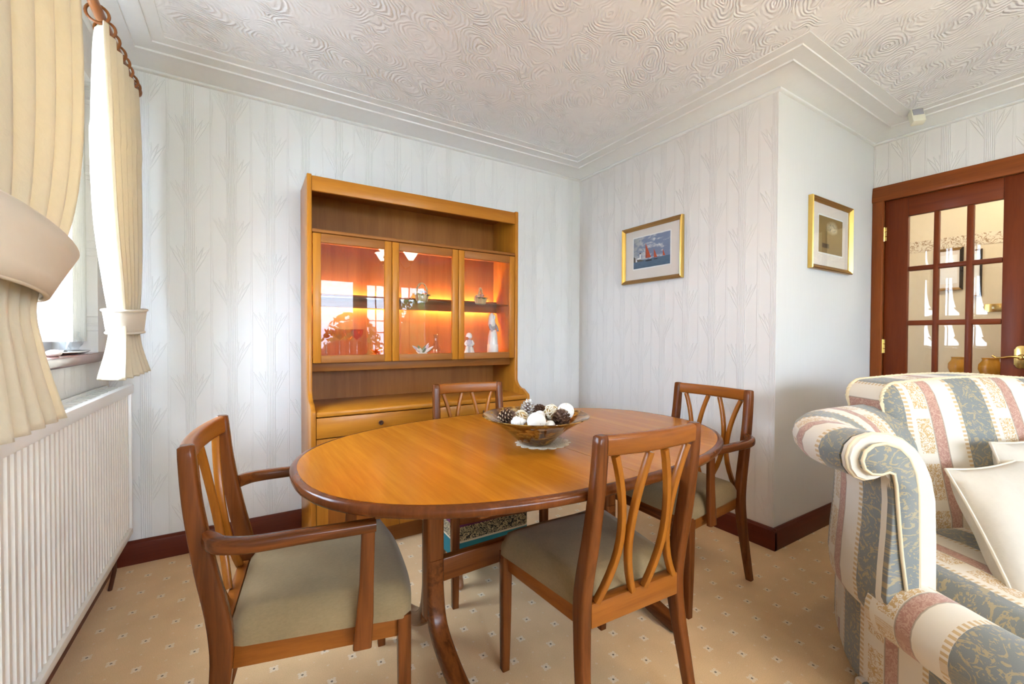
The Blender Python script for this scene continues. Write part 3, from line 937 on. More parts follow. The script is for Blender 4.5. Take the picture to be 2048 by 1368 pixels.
def make_chair(name, arms):
    r = empty(name)
    H = .848
    wt, wf, df, wr = (.205, .232, .470, .215) if arms else (.185, .208, .430, .200)
    # rear stiles run from top to floor, kicked back at both ends
    for s_ in (-1, 1):
        key = [(s_*(wt-.018), .012, H-.004), (s_*(wt-.017), .023, .72), (s_*(wt-.016), .045, .58), (s_*(wt-.014), .072, .44), (s_*(wt-.013), .074, .33), (s_*(wr-.016), .050, .16), (s_*(wr-.014), .014, 0)]
        pth = lerp_path(key, 4); n_ = len(pth)
        sc_ = []
        for p in pth:
            z_ = p.z; d = .030+.016*max(0, min(1, (H-z_)/.40)) if z_ > .40 else .026+.020*max(0, z_)/.40
            sc_.append((1 if z_ > .35 else .78+.22*z_/.35, d/.04))
        pth = [pth[0]+Vector((0, 0, .004))]+pth; sc_ = [(.70, sc_[0][1]*.70)]+[(.93, sc_[0][1]*.95)]+sc_[1:]
        mb = MB(); mb.sweep(pth, rrect(.034, .04, .008), up=(0, 1, 0), scale=sc_)
        mb.obj('stile', T['chair_z'], r, smooth=45)
    # crest rail, bowed backwards a little
    inw = wt-.034
    pth = [Vector((-inw-.004+(2*inw+.008)*i/12, .010-.016*(1-((i-6)/6)**2), H-.026)) for i in range(13)]
    mb = MB(); mb.sweep(pth, rrect(.026, .050, .009), up=(0, -.06, 1)); mb.obj('crest_rail', T['rail_x'], r, smooth=45)
    # four bowed slats, two crossing-free pairs )( )(
    zt, zb = H-.052, .408
    q_ = inw/.150
    for (xt, xm, xb) in ((-.128, -.083, -.138), (-.026, -.063, -.022), (.026, .063, .022), (.128, .083, .138)):
        pts = []
        for i in range(13):
            t = i/12; z_ = zt+(zb-zt)*t
            tt = 1-abs((t-.56)/.56)**1.9 if t < .56 else 1-abs((t-.56)/.44)**1.9
            e_ = xt if t < .56 else xb
            x_ = (e_+(xm-e_)*tt)*q_
            y_ = .004+.052*t-.012*(1-(2*t-1)**2)*.3+(.003 if abs(xm) > .07 else -.003)-.012*(1-(xt/.15)**2)*(1-t)
            pts.append((x_, y_, z_))
        mb = MB(); mb.sweep(pts, rrect(.017, .019, .004, 2), up=(0, 1, 0)); mb.obj('slat', T['slat'], r, smooth=45)
    bx(-inw-.006, inw+.006, .054, .082, .345, .408).obj('rear_rail', T['rail_x'], r, bevel=.003)
    # seat frame
    for s_ in (-1, 1):
        mb = MB()
        x0, x1 = s_*(wt-.030), s_*(wf-.010)
        mb.prism([(x0-.009, .090), (x0+.009, .090), (x1+.009, df+.006), (x1-.009, df+.006)], 'z', .330, .388)
        mb.obj('side_rail', T['rail_y'], r, bevel=.002)
        mb = MB(); xx = s_*(wf-.004)
        mb.sweep([(xx, df-.002, .388), (xx, df-.001, .2), (s_*(wf-.004), df+.002, 0)], rrect(.033, .033, .004, 2), up=(0, 1, 0), scale=[(1, 1), (.93, .93), (.76, .76)])
        mb.obj('front_leg', T['chair_z'], r, smooth=45)
    bx(-wf+.02, wf-.02, df-.008, df+.012, .330, .386).obj('front_rail', T['chair_x'], r, bevel=.002)
    seat_pad(wt-.012, wf+.022, .086, df+.034, .384, .452).obj('seat_pad', T['seat'], r, smooth=60)
    if arms:
        for s_ in (-1, 1):
            xo = wt+.008
            key = [(s_*(xo-.014), .050, .642), (s_*(xo+.006), .064, .642), (s_*(xo+.028), .085, .640), (s_*(xo+.044), .140, .638), (s_*(xo+.046), .230, .638), (s_*(xo+.045), .310, .636), (s_*(xo+.042), .396, .634)]
            pth = lerp_path(key, 4)
            n_ = len(pth)
            mb = MB(); mb.sweep(pth, rrect(.034, .034, .010), scale=[(.62+.38*min(1, i/5), 1.05-.25*min(1, i/(n_-1))) for i in range(n_)]); ar = mb.obj('arm', T['chair_y'], r, smooth=45)
            mb = MB(); xx = s_*(wf+.021)
            mb.sweep([(s_*(xo+.042), .380, .640), (s_*(xo+.040), .376, .50), (xx, .372, .42), (xx, .366, .345)], rrect(.022, .034, .006), up=(0, 1, 0), scale=[(1, .90), (1, .95), (1, 1.15), (1, 1.25)])
            mb.obj('arm_post', T['chair_z'], r, smooth=45)
    return r
G = 'teak lattice-back dining chairs round the table'
c1 = make_chair('dining_chair', False); c1.location = (.888, .735, 0); c1.rotation_euler.z = radians(-2.9)
tag(c1, 'armless teak dining chair in front of the table, back towards the viewer, olive seat', 'chair', G)
c2 = copy_tree(c1); c2.location = (.947, 1.959, 0); c2.rotation_euler.z = radians(173.85)
tag(c2, 'armless teak dining chair between the table and the display cabinet', 'chair', G)
a1 = make_chair('dining_armchair', True); a1.location = (-.104, 1.335, 0); a1.rotation_euler.z = radians(-97.35)
tag(a1, 'teak armchair at the left end of the table beside the radiator', 'chair', G)
a2 = copy_tree(a1); a2.location = (1.921, 1.244, 0); a2.rotation_euler.z = radians(88.58)
tag(a2, 'teak armchair at the right end of the table by the alcove wall', 'chair', G)

# ---- footstool under the far chair
st = tag(empty('footstool', (.925, 1.752, 0)), 'small teal tapestry footstool on wooden cabriole legs under the far chair', 'stool')
sm = MB(); sm.prism([(-.185, -.115), (.185, -.115), (.185, .115), (-.185, .115)], 'z', .115, .300); sm.obj('upholstered_body', T['teal'], st, bevel=.022, seg=3, smooth=50)
for sx_ in (-1, 1):
    for sy_ in (-1, 1):
        d_ = Vector((sx_*.7, sy_*.7, 0)); c_ = Vector((sx_*.155, sy_*.088, 0))
        pth = lerp_path([c_+Vector((0, 0, .140)), c_+d_*.016+Vector((0, 0, .112)), c_+d_*.010+Vector((0, 0, .075)), c_+d_*.000+Vector((0, 0, .040)), c_+d_*.006+Vector((0, 0, .015)), c_+d_*.008+Vector((0, 0, .001))], 4)
        n_ = len(pth); rad = [.034, .034, .033, .032, .031, .028, .024, .021, .018, .016, .0145, .0135, .0135, .015, .017, .0185, .0195, .020, .019, .017, .014]
        MB().tube(pth, .03, 12, up=(1, 0, 0), radii=rad[:n_]).obj('cabriole_leg', T['stool_wood'], st, smooth=60)

# ---- display cabinet against the back wall (local origin: floor, left end, wall side; local x right, y towards the room is negative)
CX0, CW = .247, 1.238
cb = tag(empty('display_cabinet', (CX0, YB-.019, 0)), 'tall teak display cabinet with three lit glass doors against the back wall', 'cabinet')
YW = YB-.019
yf = 2.325-YW          # front of upper part
yb = 2.185-YW          # front of base
def cpart(name, mb, mat, bev=.002, parent=cb, smooth=35): return mb.obj(name, mat, parent, bevel=bev, smooth=smooth)
def cbox(x0, x1, y0, y1, z0, z1): return MB().box(x0, x1, y0, y1, z0, z1)
# shaped end panels
arc = []
for j in range(9):
    a = (pi/2)*j/8; arc.append((yf-.085*(1-cos(a)), .815-.062*sin(a)))
prof_side = [(0, 0), (yb, 0), (yb, .716), (yb+.006, .726), (yb+.016, .731)]+[(y_, z_) for y_, z_ in reversed(arc)]+[(yf, 1.886), (0, 1.886)]
for x0 in (0, CW-.022):
    mb = MB(); mb.prism(prof_side, 'x', x0, x0+.022); cpart('end_panel', mb, T['teak_z'], .0035)
ix0, ix1 = .0222, CW-.0222
cpart('back_panel', cbox(ix0, ix1, -.012, -.002, .72, 1.87), T['teakdark_z'], 0)
cpart('pelmet', cbox(ix0, ix1, yf+.002, yf+.022, 1.806, 1.880), T['teak_x'], .003)
cpart('top_board', cbox(ix0, ix1, yf+.022, -.002, 1.862, 1.879), T['teakdark_x'], 0)
mb = cbox(ix0, ix1, yf-.002, -.012, 1.600, 1.618); cpart('upper_shelf', mb, T['teakdark_x'], .006)
cpart('lower_shelf', cbox(ix0, ix1, yf+.024, -.012, .950, .968), T['teak_x'], .003)
cpart('light_rail', cbox(ix0, ix1, yf+.060, yf+.078, .898, .950), T['teakdark_x'], .003)
# glazed doors
dw = (ix1-ix0-.004)/3
for k_ in range(3):
    a, b_ = ix0+.002+k_*dw+.0015, ix0+.002+(k_+1)*dw-.0015
    z0, z1, fw = .945, 1.597, .038
    dr = tag(empty('glazed_door', (0, 0, 0)), '', '') ; dr.parent = cb
    for key in ('label', 'category'): del dr[key]
    cpart('door_stile', cbox(a, a+fw, yf, yf+.020, z0, z1), T['teak_z'], .003, dr)
    cpart('door_stile', cbox(b_-fw, b_, yf, yf+.020, z0, z1), T['teak_z'], .003, dr)
    cpart('door_rail', cbox(a+fw, b_-fw, yf+.001, yf+.020, z1-.044, z1), T['teakdark_x'], .002, dr)
    cpart('door_rail', cbox(a+fw, b_-fw, yf+.001, yf+.020, z0, z0+.038), T['teakdark_x'], .002, dr)
    cpart('glass_pane', cbox(a+fw-.003, b_-fw+.003, yf+.008, yf+.012, z0+.036, z1-.042), T['cabglass'], 0, dr)
cpart('glass_shelf', cbox(ix0+.002, ix1-.002, yf+.045, -.06, 1.282, 1.288), T['shelfglass'], 0)
cpart('lamp_rail', cbox(ix0, ix1, -.060, -.052, 1.243, 1.318), T['teakdark_x'], .002)
T['strip'] = emission('warm_strip_tube', (1.0, .58, .27), STRIP_E)
for x0, x1 in ((.06, .56), (.66, CW-.06)):
    MB().tube([(x0, -.034, 1.281), (x1, -.034, 1.281)], .008, 10).obj('lamp_tube', T['strip'], cb)
# base unit
cpart('worktop', cbox(ix0, ix1, yb-.001, -.002, .694, .722), T['teak_x'], .009, smooth=40)
for k_ in range(2):
    a = ix0+.0015+k_*(ix1-ix0)/2; b_ = a+(ix1-ix0)/2-.003
    dd = cpart('drawer', cbox(a, b_, yb+.002, yb+.022, .594, .691), T['teak_x'], .002)
    MB().lathe([(.0001, -.004), (.009, -.006), (.012, -.014), (.013, -.020), (.009, -.0215), (.0085, -.017), (.0001, -.016)], ((a+b_)/2, yb+.0035, .645), 16, 'y').obj('knob', T['dark_knob'], dd, smooth=40)
cpart('carcass', cbox(ix0, ix1, yb+.024, -.002, .085, .690), T['teakdark_x'], 0)
for k_ in range(3):
    w3 = (ix1-ix0)/3; a = ix0+k_*w3+.0015; b_ = a+w3-.003
    dd = cpart('cupboard_door', cbox(a, b_, yb+.002, yb+.022, .100, .589), T['teak_z'], .002)
    # sunk panel with a shaped frame and a small ring pull
    cpart('door_panel', cbox(a+.05, b_-.05, yb-.003, yb+.003, .15, .54), T['rail_z'], .006, dd)
    MB().lathe([(.0001, -.004), (.009, -.006), (.012, -.014), (.0001, -.016)], (b_-.03, yb+.0035, .36), 14, 'y').obj('knob', T['dark_knob'], dd, smooth=40)
cpart('plinth', cbox(ix0, ix1, yb+.050, -.002, 0, .085), T['teakdark_x'], 0)

# ---- things in the cabinet
SHZ = 1.2882; BSZ = .9682
def at_cab(x, y): return (x, y)
def basket(x, y, s_, label, tall):
    r = tag(empty('flower_basket', (x, y, SHZ)), label, 'ornament')
    mb = MB(); n_ = 14
    mb.lathe([(.0001, 0), (.030*s_, 0), (.033*s_, .006*s_), (.040*s_, .040*s_), (.043*s_, .043*s_), (.036*s_, .040*s_), (.0001, .034*s_)], (0, 0, 0), n_); mb.obj('basket_body', T['basket'], r, smooth=30)
    for k_ in range(10):
        a = 2*pi*k_/10; mb = MB(); mb.tube([(.0305*s_*cos(a), .0305*s_*sin(a), .001), (.042*s_*cos(a), .042*s_*sin(a), .042*s_)], .0028*s_, 6, up=(0, 0, 1) if False else (1, 0.3, 0)); mb.obj('basket_stake', T['basket'], r)
    hh = (.105 if tall else .085)*s_; hwid = .034*s_
    pth = [Vector((hwid*cos(pi*i/16)*(1 if tall else .35), 0, .045*s_+hh*sin(pi*i/16)*(.62 if tall else .75))) for i in range(17)]
    for ph in (0, pi):
        p2 = [p+Vector((.003*cos(i*1.1+ph), .004*sin(i*1.1+ph), .003*sin(i*1.1+ph)))*s_ for i, p in enumerate(pth)]
        mb = MB(); mb.tube(p2, .0038*s_, 7, up=(0, 1, 0)); mb.obj('handle_strand', T['basket'], r, smooth=60)
    rr_ = random.Random(3 if tall else 5)
    for k_ in range(22):
        a = rr_.uniform(0, 2*pi); q_ = sqrt(rr_.random())*.046*s_; z_ = .052*s_+.016*s_*(1-(q_/(.046*s_))**2)-.010*s_*(q_/(.046*s_))
        mb = MB(); rb = rr_.uniform(.006, .010)*s_
        if k_ % 3 == 2: mb.ball((q_*cos(a), q_*sin(a), z_-.004*s_), rb*1.2, 7, 4, (1.3, .8, .5)); mt = T['leafgreen']; nm = 'leaf'
        else:
            mb.ball((q_*cos(a), q_*sin(a), z_), rb, 8, 5, (1, 1, .75))
            for t_ in range(5):
                a2 = 2*pi*t_/5; mb.ball((q_*cos(a)+rb*.75*cos(a2), q_*sin(a)+rb*.75*sin(a2), z_-rb*.15), rb*.62, 6, 4, (1, 1, .55))
            mt = T[('petal_a', 'petal_b', 'petal_c')[rr_.randrange(3)]]; nm = 'flower'
        mb.obj(nm, mt, r, smooth=60)
basket(.883, 2.452, 1.0, 'porcelain flower basket with a tall twisted handle on the glass shelf', True)
basket(1.277, 2.452, .98, 'small porcelain flower basket with a narrow handle on the glass shelf, right', False)
# standing lady figurine in shawl
fg = tag(empty('lady_figurine', (1.362, 2.44, BSZ), radians(20)), 'tall porcelain lady in a long pale skirt and grey shawl, in the cabinet', 'figurine')
MB().lathe([(.0001, 0), (.036, 0), (.038, .004), (.037, .060), (.034, .062), (.030, .12), (.022, .155), (.0001, .160)], (0, 0, 0), 20).obj('skirt', T['porcelain'], fg, smooth=50)
mb = MB(); mb.ball((0, 0, .178), .024, 14, 8, (1, .78, 1.35)); mb.obj('bodice', T['porcelain_grey'], fg)
mb = MB(); mb.lathe([(.0001, .268), (.010, .264), (.019, .246), (.022, .225), (.026, .195), (.022, .180), (.0001, .178)], (-.006, .004, 0), 16); mb.obj('shawl', T['porcelain'], fg, smooth=60)
mb = MB(); mb.ball((-.004, -.014, .238), .014, 12, 8, (.8, .8, 1.15)); mb.obj('head', T['porcelain'], fg)
for s_ in (-1, 1):
    mb = MB(); mb.tube(lerp_path([(s_*.018, 0, .200), (s_*.034, -.006, .172), (s_*.026, -.022, .150)], 4), .008, 8, up=(0, 1, 0)); mb.obj('arm', T['porcelain_grey'], fg, smooth=60)
# seated girl figurine
fs = tag(empty('girl_figurine', (1.193, 2.44, BSZ), radians(-30)), 'small seated porcelain girl with a white bonnet, in the cabinet', 'figurine')
MB().lathe([(.0001, 0), (.034, 0), (.036, .006), (.030, .02), (.024, .045), (.0001, .05)], (0, 0, 0), 18).obj('base_rock', T['porcelain'], fs, smooth=50)
mb = MB(); mb.ball((0, 0, .064), .022, 14, 8, (1.05, .85, 1.5)); mb.obj('dress', T['porcelain_grey'], fs)
mb = MB(); mb.ball((.004, -.004, .112), .014, 12, 8); mb.obj('head', T['porcelain'], fs)
mb = MB(); mb.lathe([(.020, 0), (.021, .006), (.017, .018), (.009, .026), (.0001, .028)], (-.003, .003, .110), 14); mb.obj('bonnet', T['porcelain'], fs, smooth=60)
for s_ in (-1, 1):
    mb = MB(); mb.tube(lerp_path([(s_*.016, 0, .086), (s_*.026, -.01, .066), (s_*.012, -.024, .056)], 4), .0065, 8, up=(0, 1, 0)); mb.obj('arm', T['porcelain'], fs, smooth=60)
    mb = MB(); mb.tube(lerp_path([(s_*.010, -.010, .046), (s_*.014, -.034, .040), (s_*.012, -.036, .006)], 4), .008, 8, up=(1, 0, 0)); mb.obj('leg', T['porcelain'], fs, smooth=60)
# porcelain flower spray
fl = tag(empty('porcelain_flowers', (.885, 2.44, BSZ+.0016)), 'spray of pale porcelain lilies lying on the cabinet floor', 'ornament')
rr_ = random.Random(11)
for k_ in range(16):
    a = rr_.uniform(0, 2*pi); el = rr_.uniform(.15, 1.2); L_ = rr_.uniform(.04, .075)
    d = Vector((cos(a)*cos(el)*1.2, sin(a)*cos(el)*.7, sin(el)))
    p0 = Vector((rr_.uniform(-.012, .012), 0, .008)); mb = MB()
    sd = d.cross(Vector((0, 1, .2))).normalized()
    mb.sweep([p0, p0+d*L_*.45, p0+d*L_*.8, p0+d*L_], [(.009, 0), (0, .002), (-.009, 0), (0, -.002)], up=tuple(sd.cross(d)), scale=[(.3, 1), (1, 1), (.7, 1), (.08, .3)])
    mb.obj('petal', [T['petal_b'], T['porcelain'], T['porcelain'], T['leafgreen']][k_ % 4], fl, smooth=60)
MB().ball((0, 0, .008), .022, 10, 6, (1.4, .8, .4)).obj('flower_base', T['porcelain'], fl)
# glass decanter
dc = MB(); dc.lathe([(.0001, 0), (.033, 0), (.036, .006), (.034, .03), (.018, .06), (.010, .085), (.010, .112), (.016, .125), (.014, .125), (.008, .112), (.008, .085), (.016, .06), (.031, .03), (.0001, .008)], (0, 0, 0), 20)
o = dc.obj('glass_vase', T['crystal'], None, smooth=50); o.location = (.978, 2.47, BSZ); tag(o, 'clear glass bud vase in the middle of the cabinet', 'vase')
# wine glasses
wg = [(.0001, 0), (.030, 0), (.030, .002), (.005, .006), (.0035, .012), (.0035, .085), (.006, .092), (.022, .106), (.032, .125), (.035, .15), (.034, .15), (.030, .126), (.020, .108), (.0001, .096)]
for k_, (x_, y_, lb) in enumerate(((.352, 2.44, 'amber wine glass in the cabinet, leftmost by the door frame'), (.418, 2.45, 'amber wine glass in the cabinet, second from the left'), (.478, 2.49, 'amber wine glass in the cabinet, set back third from left'), (.505, 2.43, 'amber wine glass in the cabinet, rightmost of the four'))):
    r = tag(empty('wine_glass', (x_, y_, BSZ)), lb, 'glass', 'amber wine glasses in the cabinet')
    MB().lathe(wg[:6], (0, 0, 0), 18).obj('stem_and_foot', T['crystal'], r, smooth=50)
    MB().lathe(wg[6:], (0, 0, 0), 18).obj('glass_bowl', T['amberglass'], r, smooth=50)
bo = MB(); bo.lathe([(.0001, .003), (.020, 0), (.022, .005), (.045, .030), (.056, .040), (.053, .041), (.042, .033), (.0001, .010)], (0, 0, 0), 24)
for j in range(len(bo.v)):
    p = bo.v[j]; rr2 = sqrt(p[0]**2+p[1]**2)
    if rr2 > .04: bo.v[j] = (p[0], p[1], p[2]+.005*sin(8*atan2(p[1], p[0])))
o = bo.obj('frilled_dish', T['amberglass'], None, smooth=50); o.location = (.632, 2.43, BSZ); tag(o, 'frilled orange glass dish in the cabinet beside the wine glasses', 'dish')

# ---- radiator under the window
rd = tag(empty('radiator', (XL, 1.70, 0)), 'long white ribbed panel radiator under the window', 'radiator')
RX = -.452-XL; ry0, ry1 = -1.35, .815; rz0, rz1 = .195, .845
mb = MB(); pitch = .0333; cols = int((ry1-ry0-.03)/pitch)
sec = []
for i in range(cols):
    y_ = ry0+.015+i*pitch
    sec += [(y_, 0), (y_+.0065, 0), (y_+.011, -.009), (y_+.0225, -.009), (y_+.027, 0)]
sec.append((ry1-.004, 0))
sec = [(ry0+.004, 0)]+sec
for z_, dx in ((rz0+.004, .0), (rz0+.028, 0), (rz1-.030, 0), (rz1-.004, 0)):
    for (y_, d) in sec: mb.vert((RX-.006+(d if .03 < (z_-rz0) < .63 or True else 0), y_, z_))
k_ = len(sec)
for l in range(3):
    for i in range(k_-1): mb.f.append((l*k_+i, l*k_+i+1, (l+1)*k_+i+1, (l+1)*k_+i))
mb.obj('ribbed_panel', T['rad'], rd, smooth=0)
bx(RX-.018, RX-.0155, ry0+.004, ry1-.004, rz0+.004, rz1-.004).obj('panel_back', T['rad'], rd, smooth=0)
bx(RX-.022, RX+.006, ry0, ry1, rz0-.006, rz0+.022).obj('bottom_rail', T['rad'], rd, bevel=.005)
bx(.020, .032, ry0+.004, ry1-.004, rz0, rz1-.01).obj('rear_panel', T['rad'], rd, bevel=.003)
for (a, b_) in ((ry0-.004, ry0+.006), (ry1-.002, ry1+.010)):
    bx(.014, RX+.004, a, b_, rz0-.006, rz1-.006).obj('side_panel', T['radtop'], rd, bevel=.003)
bx(RX-.016, RX+.010, ry0-.006, ry1+.012, rz1-.024, rz1+.018).obj('front_top_rail', T['radtop'], rd, bevel=.005)
bx(.010, .022, ry0-.006, ry1+.012, rz1-.006, rz1+.018).obj('rear_top_rail', T['radtop'], rd, bevel=.003)
for i in range(42):
    y_ = ry0+.02+i*.0515
    bx(.022, RX-.016, y_, y_+.030, rz1+.004, rz1+.008).obj('grille_bar', T['radtop'], rd)
mb = MB(); mb.tube([(.06, ry1-.10, rz0), (.06, ry1-.10, .08), (.045, ry1-.10, .0)], .008, 8, up=(0, 1, 0)); mb.obj('feed_pipe', T['dark_knob'], rd, smooth=60)

# ---- curtain pole, rings and curtains
RODX, RODZ, RODE = -.432, 2.185, 2.53
cp = tag(empty('curtain_pole', (XL, 1.7, RODZ)), 'round wooden curtain pole above the left window', 'curtain pole')
MB().tube([(RODX-XL, .70-1.7, 0), (RODX-XL, RODE-1.7, 0)], .0155, 16).obj('pole', T['pole'], cp, smooth=50)
for y_ in (.80, 2.50):
    mb = MB(); mb.lathe([(.0001, 0), (.028, 0), (.028, .012), (.012, .016), (.011, .100), (.0001, .101)], (.0005, y_-1.7, -.002), 14, 'x'); mb.obj('bracket', T['pole'], cp, smooth=40)
MB().ball((RODX-XL, RODE-1.7+.018, 0), .026, 14, 8).obj('finial', T['pole'], cp)
def ring(parent, y, tilt):
    mb = MB(); R0 = .0295
    pth = [Vector((R0*cos(2*pi*i/20), 0, R0*sin(2*pi*i/20))) for i in range(20)]
    mb.tube(pth, .0048, 8, up=(0, 1, 0), closed=True)
    o = mb.obj('curtain_ring', T['pole'], parent, smooth=60)
    o.location = (RODX, y, RODZ-.0100); o.rotation_euler = (0, 0, tilt); return o
def curtain(label, rings_y, levels, tie, hem_mat=None):
    """levels: list of (z, [(x,y) key points along the cloth]) from top to hem"""
    r = tag(empty('curtain', (0, 0, 0)), label, 'curtain', 'cream curtains at the left window')
    NU = 150; rows = []
    lv = []
    for z_, y0, y1, xm, amp, nf, ph, bow in levels:
        row = []
        for i in range(NU):
            t = i/(NU-1); y_ = y0+(y1-y0)*t
            w_ = sin(2*pi*nf*t+ph)
            x_ = xm+amp*(w_*abs(w_)**-.25 if w_ else 0)+bow*sin(pi*t)
            row.append(Vector((x_, y_+.25*amp*sin(4*pi*nf*t+ph), z_)))
        lv.append(row)
    # smooth interpolation between levels
    mb = MB(); NV = 0; allrows = []
    for k_ in range(len(lv)-1):
        for q_ in range(7):
            t = q_/7; p0 = lv[max(k_-1, 0)]; p1 = lv[k_]; p2 = lv[k_+1]; p3 = lv[min(k_+2, len(lv)-1)]
            allrows.append([.5*((2*p1[i])+(p2[i]-p0[i])*t+(2*p0[i]-5*p1[i]+4*p2[i]-p3[i])*t*t+(-p0[i]+3*p1[i]-3*p2[i]+p3[i])*t**3) for i in range(NU)])
    allrows.append(lv[-1])
    mb.grid(lambda i, j: (allrows[i][j], (0, 0)), len(allrows), NU)
    o = mb.obj('curtain_cloth', T['curtain'], r, smooth=80)
    sm_ = o.modifiers.new('thickness', 'SOLIDIFY'); sm_.thickness = .004
    for k_, y_ in enumerate(rings_y): ring(r, y_, radians(8-14*(k_ % 3)))
    # tieback: a stiff band round the gathered cloth with piped edges
    zt, zb, cx, cy, rx, ry, lean, cy2, ry2 = tie
    mb = MB(); NS = 40; band_ = []
    for i in range(NS):
        a = 2*pi*i/NS
        cxx = cx+rx*cos(a); cyy = cy+ry*sin(a)
        z0 = zt+lean*sin(a); z1 = zb+lean*.55*sin(a)
        band_.append((Vector((cxx*1.0, cyy, z0)), Vector((cx+rx*.86*cos(a), cy2+ry2*sin(a), z1))))
    b0 = len(mb.v)
    mb.grid(lambda i, j: (band_[i][0].lerp(band_[i][1], j/4), (0, 0)), NS, 5, closeu=True)
    t_ = mb.obj('tieback', T['curtain_tie'], r, smooth=80)
    sm_ = t_.modifiers.new('thickness', 'SOLIDIFY'); sm_.thickness = .006
    for e in (0, 1):
        mb = MB(); mb.tube([p[e] for p in band_], .005, 8, closed=True); mb.obj('piping', T['curtain_tie'], t_, smooth=60)
    return r
# levels: z, y0, y1, x mid, fold depth, folds, phase, bow
curtain('cream lined curtain tied back at the far side of the left window', [1.985, 2.075, 2.15, 2.22, 2.29, 2.36, 2.43, 2.485],
        [(2.140, 1.95, 2.50, -.425, .022, 6, .5, .0), (2.06, 1.94, 2.50, -.425, .026, 6, .5, .0), (1.80, 1.95, 2.49, -.425, .034, 6, .5, .0), (1.50, 2.00, 2.48, -.425, .036, 6, .5, .0), (1.28, 2.10, 2.46, -.425, .032, 6, .5, .0),
         (1.14, 2.16, 2.44, -.425, .026, 6, .5, .0), (1.04, 2.12, 2.45, -.422, .030, 6, .5, .0), (.925, 1.99, 2.50, -.415, .044, 6, .5, .01)],
        (1.185, 1.095, -.425, 2.30, .062, .170, .012, 2.30, .138))
curtain('cream curtain tied back at the near side of the left window, at the photo edge', [.90, .99, 1.08, 1.17, 1.26, 1.35, 1.44, 1.53],
        [(2.140, .82, 1.62, -.420, .026, 7, 1.2, .0), (2.06, .82, 1.62, -.420, .030, 7, 1.2, .0), (1.80, .82, 1.60, -.415, .036, 7, 1.2, .0), (1.55, .84, 1.55, -.41, .038, 7, 1.2, .0), (1.34, .90, 1.46, -.41, .036, 7, 1.2, .0),
         (1.17, .96, 1.30, -.41, .028, 7, 1.2, .0), (1.05, .94, 1.29, -.405, .034, 7, 1.2, .0), (.895, .88, 1.36, -.40, .044, 7, 1.2, .0)],
        (1.300, 1.175, -.405, 1.22, .075, .295, -.030, 1.14, .185))

# ---- vertical blind drawn to the far side
bl = tag(empty('vertical_blind', (XL-.07, 2.3, WZ1)), 'pale vertical blind gathered at the far side of the left window', 'blind')
bx(-.018, .018, 1.24-2.3, 2.485-2.3, -.030, -.0005).obj('head_rail', T['upvc'], bl, bevel=.003)
for i in range(11):
    y_ = 2.285+i*.0165-2.3
    mb = MB(); n_ = 5
    mb.prism([(-.044+.088*j/(n_-1), y_+.004*sin(pi*j/(n_-1))) for j in range(n_)]+[(-.044+.088*j/(n_-1), y_+.0012+.004*sin(pi*j/(n_-1))) for j in reversed(range(n_))], 'z', -1.075, -.031)
    mb.obj('slat', T['blind'], bl, smooth=60)
MB().tube([(.03, 2.462-2.3, -.03), (.034, 2.463-2.3, -1.0)], .0022, 6, up=(1, 0, 0)).obj('pull_cord', T['blind'], bl)

# ---- ornaments on the sill
SZ = WZ0+.0262
tr = MB(); NS = 36
pr2 = [(.0001, .002), (.75, .0015), (.88, .004), (1.0, .010), (1.0, .012), (.87, .006), (.75, .0035), (.0001, .0035)]
for i in range(NS):
    a = 2*pi*i/NS
    for q_, z_ in pr2: tr.vert((.055*q_*cos(a), .17*q_*sin(a)*(1+.02*sin(12*a)), z_))
for i in range(NS):
    for j in range(len(pr2)-1): tr.f.append((i*8+j, ((i+1) % NS)*8+j, ((i+1) % NS)*8+j+1, i*8+j+1))
o = tr.obj('silver_tray', T['silver'], None, smooth=50); o.location = (XL-.03, 2.22, SZ-.0005); tag(o, 'oval silver tray on the window sill', 'tray')
def crystal(x, y, prof_, lb, nm):
    o = MB().lathe(prof_, (0, 0, 0), 12).obj(nm, T['crystal'], None, smooth=20); o.location = (x, y, SZ+.0034); tag(o, lb, 'ornament')
crystal(XL-.03, 2.22, [(.0001, 0), (.020, 0), (.022, .005), (.016, .012), (.017, .05), (.022, .062), (.019, .062), (.014, .05), (.0001, .014)], 'small cut glass tumbler on the silver tray', 'glass_tumbler')
crystal(XL-.035, 2.335, [(.0001, 0), (.024, 0), (.026, .006), (.012, .014), (.026, .034), (.028, .05), (.012, .066), (.018, .078), (.0001, .086)], 'round crystal ornament on the silver tray beside the blind', 'crystal_ornament')
o = MB().ball((0, 0, .012), .02, 12, 7, (1, 1.3, .6)).obj('sea_shell', T['shell'], None); o.location = (XL+.005, 1.98, SZ); tag(o, 'small white shell on the window sill', 'shell')

# ---- alarm sensor on the cornice
se = tag(empty('alarm_sensor', (3.235, .862, 2.335), radians(-52)), 'small cream alarm sensor fixed to the cornice above the door', 'sensor')
mb = bx(-.030, .030, -.020, .020, -.040, .052); mb.xf(Matrix.Rotation(radians(-22), 4, 'X')); mb.obj('sensor_case', T['cream_plastic'], se, bevel=.006)
mb = bx(-.024, .024, -.0225, -.0195, .002, .044); mb.xf(Matrix.Rotation(radians(-22), 4, 'X')); mb.obj('lens_window', T['porcelain_grey'], se, bevel=.001)
MB().tube([(0, .012, .04), (0, .03, .058)], .008, 8, up=(1, 0, 0)).obj('bracket', T['cream_plastic'], se)

